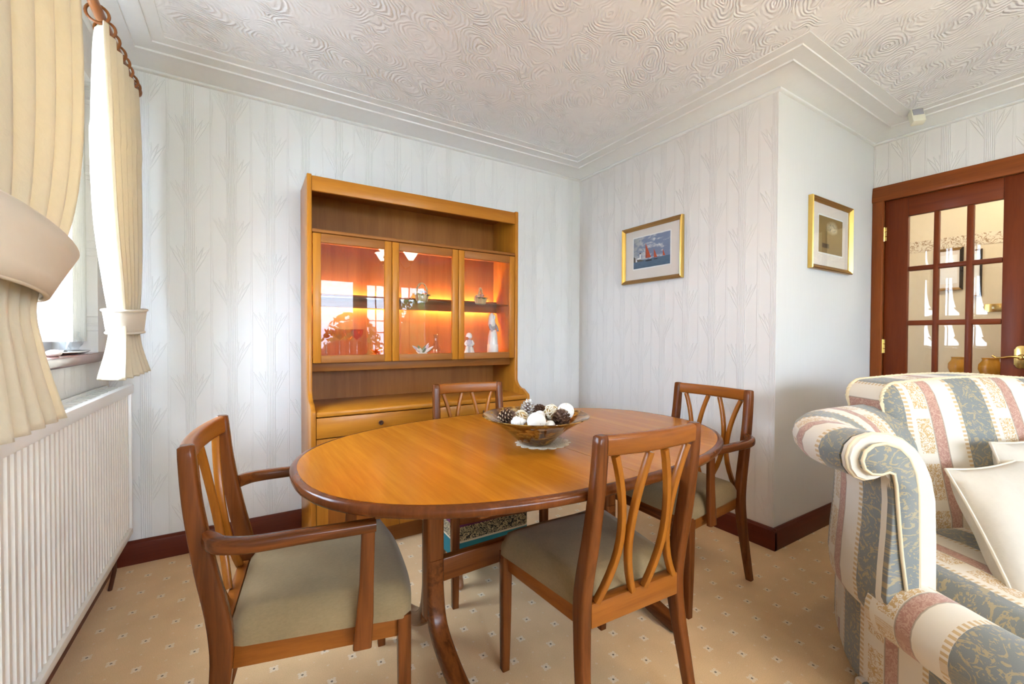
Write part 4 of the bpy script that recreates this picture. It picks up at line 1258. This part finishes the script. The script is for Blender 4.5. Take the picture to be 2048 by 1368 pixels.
# ---- sofa, turned towards the room (plan coordinates S are turned by SROT about the room origin)
SROT = radians(-26.8)
SO = Vector((2.02, 1.30, 0))          # sofa origin in S coordinates
XM = 2.02                             # mirror line of the sofa
def s2w(p): return (p[0]*cos(SROT)-p[1]*sin(SROT), p[0]*sin(SROT)+p[1]*cos(SROT), 0)
sf = tag(empty('sofa', s2w(SO), SROT), 'scroll-armed sofa in striped cream, blue and rose brocade, facing the room', 'sofa')
def sobj(mb, name, mat, parent=sf, smooth=60, bevel=0, mirror=False):
    mb.v = [((2*XM-p[0]) if mirror else p[0], p[1], p[2]) for p in mb.v]
    mb.xf(Matrix.Translation(-SO)); return mb.obj(name, mat, parent, bevel=bevel, smooth=smooth)
sect = [(1.262, .385), (1.260, .52), (1.255, .64), (1.242, .70), (1.222, .745), (1.195, .782), (1.160, .808), (1.115, .823), (1.069, .826), (1.030, .815), (1.007, .793), (.998, .765), (1.004, .735), (1.022, .712), (1.048, .703), (1.078, .706), (1.104, .716),
        (1.117, .70), (1.121, .64), (1.118, .56), (1.110, .46), (1.106, .38), (1.112, .325), (1.128, .300), (1.16, .296), (1.24, .30)]
rel = [(a-1.12, b_) for a, b_ in sect]
apath = lerp_path([(1.12, 1.072, 0), (1.130, 1.15, 0), (1.168, 1.26, 0), (1.255, 1.38, 0), (1.39, 1.47, 0), (1.58, 1.54, 0)], 6)
NS_ = len(apath)
for mir in (False, True):
    mb = MB()
    mb.sweep(apath, rel, up=(0, 0, 1), caps=True, uoff=.205, scale=[(1.0, 1.0-.012*min(1, i/14)) for i in range(NS_)])
    mb.uv = [(.275-u_, v_) for u_, v_ in mb.uv]
    sobj(mb, 'arm', T['brocade'], mirror=mir)
    # cream border and scroll panel on the arm front
    n_ = len(sect)
    mb = MB(); b0 = 0
    lay = []
    cx_, cz_ = 1.14, .60
    for (d, k_) in ((0.004, 1.0), (-.006, 1.005), (-.016, .995), (-.022, .975)):
        for (a, z_) in sect:
            # shrink by moving towards the section's own medial line
            mx, mz = (1.19, min(z_, .70)) if a > 1.15 else ((1.06, .765) if z_ > .69 else (1.19, z_))
            q_ = k_
            mb.vert((mx+(a-mx)*q_, 1.072+d, mz+(z_-mz)*q_), (.275+.02*(a-1.0), z_))
    for l in range(3):
        for j in range(n_): mb.f.append((l*n_+j, l*n_+(j+1) % n_, (l+1)*n_+(j+1) % n_, (l+1)*n_+j))
    mb.f.append(tuple(3*n_+j for j in range(n_)))
    ab = sobj(mb, 'arm_border', T['brocade'], mirror=mir)
    wed = [(1.117, .70), (1.121, .64), (1.118, .56), (1.110, .46), (1.106, .38), (1.114, .335), (1.166, .366), (1.144, .50), (1.132, .61), (1.124, .69)]
    mb = MB(); mb.prism(wed, 'y', 1.062, 1.043); mb.uv = [(.05+.3*(p[0]-1.13), p[2]) for p in mb.v]; sobj(mb, 'front_edge', T['brocade'], ab, mirror=mir, bevel=.003)
    pan = [(1.100, .728), (1.078, .722), (1.050, .724), (1.030, .738), (1.023, .760), (1.032, .784), (1.055, .800), (1.090, .804), (1.128, .792), (1.158, .765), (1.178, .722), (1.187, .665), (1.192, .52), (1.194, .388), (1.160, .382), (1.142, .50), (1.130, .61), (1.122, .69), (1.115, .722)]
    mb = MB(); k_ = len(pan)
    for y_, sh in ((1.052, 1), (1.038, 1), (1.034, .93)):
        for (a, z_) in pan:
            mx, mz = (1.165, z_) if z_ < .70 else (1.07+(.03 if a > 1.07 else 0), .762)
            mb.vert((mx+(a-mx)*sh, y_, mz+(z_-mz)*sh), (.012+(a-1.02)*.55, z_))
    for l in range(2):
        for j in range(k_): mb.f.append((l*k_+j, l*k_+(j+1) % k_, (l+1)*k_+(j+1) % k_, (l+1)*k_+j))
    mb.f.append(tuple(2*k_+j for j in range(k_)))
    pn = sobj(mb, 'scroll_panel', T['brocade'], mirror=mir)
    mb = MB(); mb.tube([(a, 1.037, z_) for a, z_ in pan], .0045, 8, up=(0, 1, 0), closed=True)
    sobj(mb, 'piping', T['cord'], pn, mirror=mir)
    mb = MB(); mb.tube([(a, 1.060, z_) for a, z_ in sect[:17]], .0045, 8, up=(0, 1, 0)); sobj(mb, 'piping', T['cord'], ab, mirror=mir)
# padded roll round the seat front
path = lerp_path([(1.196, 1.10, .325), (1.194, .98, .325), (1.194, .86, .325), (1.215, .78, .325), (1.29, .735, .325), (1.45, .73, .325), (XM, .725, .325), (2*XM-1.45, .73, .325), (2*XM-1.29, .735, .325), (2*XM-1.215, .78, .325), (2*XM-1.194, .86, .325), (2*XM-1.194, .98, .325), (2*XM-1.196, 1.10, .325)], 5)
mb = MB(); seg = 24
mb.sweep(path, [(.095*cos(2*pi*j/seg)*1.02, .090*sin(2*pi*j/seg)) for j in range(seg)], caps=True, uoff=.118)
sobj(mb, 'seat_front_roll', T['brocade'])
# platform, seat cushion and skirt
mb = MB(); mb.box(1.25, 2*XM-1.25, .80, 1.36, .12, .335); sobj(mb, 'seat_platform', T['brocade'], bevel=.01)
def cushion_grid(x0, x1, y0, y1, z0, z1):
    mb = MB(); nx, ny = 25, 17
    for top in (1, 0):
        def fn(i, j):
            a = i/(nx-1); b_ = j/(ny-1)
            e = min(1, min(a, 1-a)/.06); e2 = min(1, min(b_, 1-b_)/.12)
            m_ = sqrt(max(0, 1-(1-e)**2))*sqrt(max(0, 1-(1-e2)**2))
            zz_ = z0+(z1-z0)*(.5+(.5*m_ if top else -.5*m_))+(.012*sin(pi*a)*sin(pi*b_) if top else 0)
            return ((x0+(x1-x0)*a, y0+(y1-y0)*b_, zz_), (x0+(x1-x0)*a+.06, y0+(y1-y0)*b_))
        mb.grid(fn, nx, ny)
    return mb
for k_ in range(2):
    w_ = (2*XM-2*1.29)/2; a = 1.29+k_*w_
    sobj(cushion_grid(a+.003, a+w_-.003, .80, 1.42, .325, .405), 'seat_cushion', T['brocade'])
skp = [(1.56, 1.66, .18), (1.40, 1.52, .18), (1.28, 1.37, .18), (1.185, 1.22, .18), (1.160, 1.10, .18), (1.150, .90, .18), (1.175, .80, .18), (1.26, .765, .18), (XM, .755, .18)]
skp = lerp_path(skp+[(2*XM-p[0], p[1], p[2]) for p in reversed(skp[:-1])], 5)
mb = MB(); mb.sweep(skp, [(-.006, -.125), (.006, -.125), (.006, .13), (-.006, .13)], uoff=.15); sobj(mb, 'skirt', T['brocade'])
for mir in (False, True):
    mb = MB(); mb.box(1.140, 1.215, 1.085, 1.175, .0, .068); mb.uv = [(p[1]-1.03, p[2]) for p in mb.v]; sobj(mb, 'covered_foot', T['brocade'], bevel=.010, mirror=mir)
for (fx, fy) in ((1.24, .83), (2*XM-1.24, .83), (1.66, 1.50), (2*XM-1.66, 1.50)):
    mb = MB(); mb.lathe([(.0001, .001), (.022, .001), (.026, .015), (.020, .03), (.028, .058), (.03, .075), (.0001, .076)], (fx, fy, 0), 14); sobj(mb, 'foot', T['dark_knob'])
# backrest
def back_outline(n=60):
    pts = []
    L0, Ztop = 1.565, .905
    pts += [(L0+.015, .36+.08*i) for i in range(5)]
    for j in range(9):
        a = pi-(pi/2)*j/8; pts.append((L0+.085+.085*cos(a)*1.0, Ztop-.075+.080*sin(a)))
    for j in range(1, 16):
        t = j/16; x_ = (L0+.085)+(2*XM-2*(L0+.085))*t; pts.append((x_, Ztop+.005+.020*sin(pi*t)))
    m_ = [(2*XM-x_, z_) for x_, z_ in reversed(pts[:14])]
    return pts+m_
bo_ = back_outline(); nb = len(bo_)
def lean(z_): return 1.405+(z_-.36)*.22
def loop(sh, dy, cen=(XM, .62)):
    return [(cen[0]+(a-cen[0])*sh, lean(cen[1]+(z_-cen[1])*sh)+dy, cen[1]+(z_-cen[1])*sh) for a, z_ in bo_]
mb = MB()
for sh, dy in ((1.0, .0), (.985, -.014), (.95, -.026), (.85, -.040), (.6, -.052), (.3, -.058), (.02, -.060)):
    for (x_, y_, z_) in loop(sh, dy): mb.vert((x_, y_, z_), (x_+.148, z_))
for l in range(6):
    for j in range(nb): mb.f.append((l*nb+j, l*nb+(j+1) % nb, (l+1)*nb+(j+1) % nb, (l+1)*nb+j))
bk = sobj(mb, 'backrest', T['brocade'])
mb = MB()
for dy in (.0, .05, .10, .15):
    Lp = loop(1.0, dy); per = 0
    for j, (x_, y_, z_) in enumerate(Lp):
        if j: per += (Vector(Lp[j])-Vector(Lp[j-1])).length
        mb.vert((x_, y_, z_), (per+.085, dy))
for l in range(3):
    for j in range(nb-1): mb.f.append((l*nb+j, l*nb+j+1, (l+1)*nb+j+1, (l+1)*nb+j))
mb.f.append(tuple(3*nb+j for j in range(nb)))
sobj(mb, 'back_border', T['brocade'], bk)
for dy in (.0, .15):
    # twisted rope cord: three strands
    Lp = lerp_path(loop(1.0, dy), 5)
    for ph in range(2):
        mb = MB(); p2 = []; acc = 0
        for i, p in enumerate(Lp):
            if i: acc += (Lp[i]-Lp[i-1]).length
            th = acc*2*pi/.030+ph*pi
            p2.append(p+Vector((0, cos(th)*.0035, 0))+Vector((p.x-XM, 0, p.z-.6)).normalized()*sin(th)*.0035)
        mb.tube(p2, .0045, 6, up=(0, 1, 0)); sobj(mb, 'cord_strand', T['cord'], bk)
# ---- loose cushions on the sofa
def pillow(label, A, eu, ev, size, thick, mat):
    """A = top-left corner, eu to the right, ev downwards (unit vectors, S coords)"""
    eu = Vector(eu).normalized(); ev = Vector(ev).normalized(); nn = eu.cross(ev).normalized()
    c = Vector(A)+eu*size/2+ev*size/2
    cw = s2w(c); r = empty('cushion', (cw[0], cw[1], c.z), SROT); tag(r, label, 'cushion', 'loose cream cushions on the sofa')
    nq = 19; mb = MB()
    def shape(i, j):
        a = -1+2*i/(nq-1); b_ = -1+2*j/(nq-1)
        pin = 1-.085*(1-a*a)*(abs(b_)**2) if True else 1
        pin2 = 1-.085*(1-b_*b_)*(abs(a)**2)
        return a*pin2, b_*pin, (max(0, (1-a*a)*(1-b_*b_)))**.45
    for sg in (1, -1):
        def fn(i, j):
            a, b_, t = shape(i, j)
            wr_ = .006*sin(9*a+5*b_)*t
            return (eu*a*size/2+ev*b_*size/2+nn*(sg*thick/2*t+wr_), (0, 0))
        mb.grid(fn, nq, nq)
    mb.obj('cushion_cover', mat, r, smooth=80)
    rim = [(i, 0) for i in range(nq)]+[(nq-1, j) for j in range(1, nq)]+[(i, nq-1) for i in range(nq-2, -1, -1)]+[(0, j) for j in range(nq-2, 0, -1)]
    mb = MB(); mb.tube([eu*shape(i, j)[0]*size/2+ev*shape(i, j)[1]*size/2 for i, j in rim], .0045, 6, up=tuple(nn), closed=True)
    mb.obj('piping', T['seam'], r, smooth=60)
    return r
pillow('large cream cushion leaning at the left end of the sofa seat', (1.495, 1.225, .668), (.97, .22, .02), (-.16, -.50, -.62), .45, .15, T['cushion'])
pillow('cream cushion standing behind the large one on the sofa', (1.80, 1.335, .72), (.97, .14, .06), (-.06, -.30, -.85), .42, .13, T['cushion'])

# ---- matching armchair by the rear window (seen only in the cabinet glass)
ac = tag(empty('armchair', (1.30, -2.05, 0), radians(180)), 'matching scroll-armed armchair by the rear window, seen in the cabinet glass', 'armchair')
def aobj(mb, name, mat, smooth=60, bevel=0): return mb.obj(name, mat, ac, bevel=bevel, smooth=smooth)
for s_ in (-1, 1):
    pts = [(s_*.26, .12), (s_*.26, .56), (s_*.29, .64), (s_*.34, .67), (s_*.40, .65), (s_*.415, .60), (s_*.39, .555), (s_*.35, .55), (s_*.34, .50), (s_*.345, .12)]
    mb = MB(); mb.prism(pts, 'y', -.38, .26); aobj(mb, 'arm', T['brocade'], bevel=.012)
mb = MB(); mb.prism([(-.30, .3), (-.30, .90), (-.26, .97), (-.15, 1.0), (0, 1.01), (.15, 1.0), (.26, .97), (.30, .90), (.30, .3)], 'y', .20, .36)
for j, p in enumerate(mb.v): mb.uv[j] = (p[0]+.4, p[2])
aobj(mb, 'backrest', T['brocade'], bevel=.03)
mb = MB(); mb.box(-.255, .255, -.44, .20, .30, .46)
for j, p in enumerate(mb.v): mb.uv[j] = (p[0]+.4, p[1])
aobj(mb, 'seat_cushion', T['brocade'], bevel=.03)
mb = MB(); mb.box(-.33, .33, -.36, .34, .04, .30)
for j, p in enumerate(mb.v): mb.uv[j] = (p[0]+.4, p[2])
aobj(mb, 'base', T['brocade'], bevel=.01)
for sx_ in (-1, 1):
    for sy_ in (-.3, .3): aobj(MB().lathe([(.0001, .0), (.02, 0), (.026, .045), (.0001, .046)], (sx_*.28, sy_, 0), 12), 'foot', T['dark_knob'])

# ---- ceiling light behind the camera (its shades show in the cabinet glass)
T['shade'] = emission('frosted_lit_shade', (1.0, .84, .64), LAMP_W)
cl_ = tag(empty('ceiling_light', (1.34, .04, ZC)), 'brass three-arm ceiling light with frosted bell shades', 'ceiling light')
MB().lathe([(.0001, -.0005), (.065, -.0005), (.062, -.012), (.03, -.03), (.012, -.04), (.009, -.045), (.009, -.36), (.02, -.37), (.034, -.40), (.028, -.44), (.012, -.47), (.008, -.50), (.0001, -.51)], (0, 0, 0), 20).obj('stem', T['brass'], cl_, smooth=50)
for k_ in range(3):
    a = radians(10+120*k_); d = Vector((cos(a), sin(a), 0))
    pth = lerp_path([d*.02+Vector((0, 0, -.42)), d*.06+Vector((0, 0, -.48)), d*.12+Vector((0, 0, -.57)), d*.175+Vector((0, 0, -.55)), d*.19+Vector((0, 0, -.50))], 5)
    ar = MB().tube(pth, .006, 8, up=(-sin(a), cos(a), 0)).obj('arm', T['brass'], cl_, smooth=60)
    c_ = d*.19
    MB().lathe([(.0001, -.425), (.022, -.42), (.026, -.405), (.018, -.395)], (c_.x, c_.y, -.08), 14).obj('cup', T['brass'], ar, smooth=50)
    mb = MB()
    mb.lathe([(.020, -.400), (.034, -.385), (.052, -.355), (.070, -.325), (.086, -.310), (.083, -.309), (.067, -.322), (.049, -.352), (.031, -.382), (.017, -.397)], (c_.x, c_.y, -.08), 24)
    mb.obj('shade', T['shade'], ar, smooth=60)

# ---- glass bowl with pine cones and shells on its lace mat
BC = Vector((.868, 1.240, TZ))
dl = MB(); NS = 96
def lace(a, q_): return .083*q_*(1+(.12*abs(sin(8*a)) if q_ > .95 else (.05*abs(sin(8*a)) if q_ > .8 else 0)))
rings_ = [(.0001, .0012), (.5, .0014), (.72, .0022), (.78, .0012), (.9, .0024), (1.0, .0012), (1.0, .0002), (.0001, .0002)]
for i in range(NS):
    a = 2*pi*i/NS
    for q_, z_ in rings_: R0 = lace(a, q_); dl.vert((R0*cos(a)*1.12, R0*sin(a), z_+(.0012 if .6 < q_ < .95 and i % 4 < 2 else 0)))
for i in range(NS):
    for j in range(7): dl.f.append((i*8+j, ((i+1) % NS)*8+j, ((i+1) % NS)*8+j+1, i*8+j+1))
o = dl.obj('lace_mat', T['lace_knit'], None, smooth=50); o.location = (BC.x+.030, BC.y-.004, TZ+.0002); tag(o, 'round cream lace mat under the amber bowl', 'doily')
bw = MB(); bw.lathe([(.0001, .004), (.050, .0025), (.058, .003), (.066, .012), (.085, .030), (.120, .060), (.160, .084), (.187, .098), (.1895, .100), (.188, .102), (.158, .0885), (.117, .065), (.082, .036), (.060, .018), (.0001, .012)], (0, 0, 0), 48)
o = bw.obj('glass_bowl', T['bowl'], None, smooth=50); o.location = (BC.x, BC.y, TZ+.0022); tag(o, 'wide amber marbled glass bowl in the middle of the table', 'bowl')
def pine_cone(name, pos, s_, rot, label, matc, tip):
    r = empty(name, pos); r.rotation_euler = rot; tag(r, label, 'pine cone', 'pine cones in the bowl')
    MB().lathe([(.0001, -.030*s_), (.010*s_, -.024*s_), (.014*s_, 0), (.008*s_, .026*s_), (.0001, .032*s_)], (0, 0, 0), 10).obj('cone_core', T['cone'], r, smooth=50)
    mb = MB(); mt = MB()
    for i in range(64):
        t = i/63; a = i*2.39996; z_ = (-.030+.062*t)*s_; R0 = (.024*sin(pi*(.12+.80*t))**.8+.002)*s_
        d = Vector((cos(a), sin(a), 0)); up_ = Vector((0, 0, 1)); sd = Vector((-sin(a), cos(a), 0)); wd = .0055*s_*(1-.35*t)
        p0 = d*R0*.35+up_*z_; p1 = d*R0+up_*(z_+.006*s_); p2 = d*(R0*1.05)+up_*(z_+.0098*s_)
        for m_, (qa, qb) in ((mb, (p0, p1)), (mt, (p1, p2))):
            i0 = len(m_.v)
            for p in (qa-sd*wd*.55, qa+sd*wd*.55, qb+sd*wd, qb-sd*wd): m_.vert(p)
            for p in (qa-sd*wd*.55-up_*.0018*s_, qa+sd*wd*.55-up_*.0018*s_, qb+sd*wd-up_*.0016*s_, qb-sd*wd-up_*.0016*s_): m_.vert(p)
            for f in ((0, 3, 2, 1), (4, 5, 6, 7), (0, 1, 5, 4), (1, 2, 6, 5), (2, 3, 7, 6), (3, 0, 4, 7)): m_.f.append(tuple(i0+k for k in f))
    a_ = mb.obj('cone_scales', matc, r, smooth=0); a_['kind'] = 'stuff'
    b_ = mt.obj('scale_tips', tip, r, smooth=0); b_['kind'] = 'stuff'
def bpos(dx, dy, dz):   # dx to the viewer's right, dy away from the viewer
    p = BC+Vector((R_.x, R_.y, 0))*dx+Vector((F_.x, F_.y, 0)).normalized()*dy
    return (p.x, p.y, TZ+dz)
pine_cone('pine_cone', bpos(-.108, -.015, .098), .98, (radians(65), 0, radians(30)), 'dark frosted pine cone at the left side of the bowl', T['cone'], T['conetip'])
pine_cone('pine_cone', bpos(.086, -.045, .096), 1.15, (radians(50), radians(20), radians(-50)), 'large brown pine cone at the right front of the bowl', T['cone'], T['conetip'])
pine_cone('pine_cone', bpos(.012, .075, .104), .85, (radians(80), 0, radians(100)), 'small dark pine cone at the back of the bowl', T['cone'], T['cone'])
pine_cone('pine_cone', bpos(-.028, .058, .112), .95, (radians(20), 0, 0), 'silvery white pine cone standing at the back of the bowl', T['cone_pale'], T['porcelain'])
pine_cone('pine_cone', bpos(-.073, .030, .098), .8, (radians(70), 0, radians(-60)), 'golden brown pine cone between the dark cone and the straw ball', T['straw'], T['conetip'])
m, n, b = material('speckled_white_ball')
(x, y, z), v = coords(n)
vr = n.new('ShaderNodeTexVoronoi'); n.link(v, vr.inputs['Vector']); vr.inputs['Scale'].default_value = 60
dd_ = E(n, vr.outputs['Distance'])
n.link(mixc(n, dd_ < .16, (.84, .80, .74), (.40, .27, .15)), b.inputs['Base Color']); setp(b, rough=.7)
bump(n, b, noise(n, v, 60, 3), .4, .002)
T['sball'] = m
for (dx, dy, dz, rr2, lb) in ((0.108, .006, .115, .030, 'white speckled ball on the right rim side of the bowl'), (.000, -.062, .090, .033, 'white speckled ball in the front middle of the bowl')):
    o = MB().ball((0, 0, 0), rr2, 20, 14).obj('speckled_ball', T['sball'], None); o.location = bpos(dx, dy, dz); tag(o, lb, 'ball', 'white balls in the bowl')
def straw_ball(pos, R0, lb):
    r = tag(empty('straw_ball', pos), lb, 'ball', 'straw balls in the bowl'); rr2 = random.Random(int(R0*1e4))
    MB().ball((0, 0, 0), R0*.86, 14, 9).obj('ball_core', T['straw'], r)
    mb = MB()
    for k_ in range(26):
        ax = Vector((rr2.gauss(0, 1), rr2.gauss(0, 1), rr2.gauss(0, 1))).normalized(); u_ = ax.orthogonal().normalized(); w_ = ax.cross(u_); of = rr2.uniform(-.6, .6)
        q_ = sqrt(1-of*of); a0 = rr2.uniform(0, 6.28); L_ = rr2.uniform(1.5, 4)
        mb.tube([(ax*of+(u_*cos(a0+L_*t/9)+w_*sin(a0+L_*t/9))*q_)*R0*(.9+.1*rr2.random()) for t in range(10)], .0018, 5, up=tuple(ax))
    o = mb.obj('straw_strands', T['lace'], r, smooth=60); o['kind'] = 'stuff'
straw_ball(bpos(.060, .028, .104), .032, 'woven straw ball behind the large pine cone')
straw_ball(bpos(-.052, .000, .094), .026, 'smaller woven straw ball at the left of the bowl')
def cone_shell(pos, L_, R0, rot, lb):
    mb = MB(); pr3 = []
    for i in range(25):
        t = i/24; pr3.append((max(1e-4, R0*(sin(pi*min(1, t*1.08+.02))**.8)*(1-.75*t)*1.6+.0018*sin(t*42)), t*L_))
    pr3[0] = (1e-4, 0); pr3[-1] = (1e-4, L_)
    mb.lathe(pr3, (0, 0, -L_/2), 18); o = mb.obj('sea_shell', T['shell'], None, smooth=60); o.location = pos; o.rotation_euler = rot; tag(o, lb, 'shell', 'shells in the bowl')
cone_shell(bpos(-.056, -.052, .088), .066, .018, (radians(80), 0, radians(40)), 'spiral white shell lying at the front left of the bowl')
cone_shell(bpos(.046, -.078, .080), .05, .014, (radians(85), 0, radians(-30)), 'smooth white shell between the front ball and the large pine cone')
cone_shell(bpos(.022, .022, .098), .05, .017, (radians(70), 0, radians(110)), 'white shell at the back beside the straw ball')
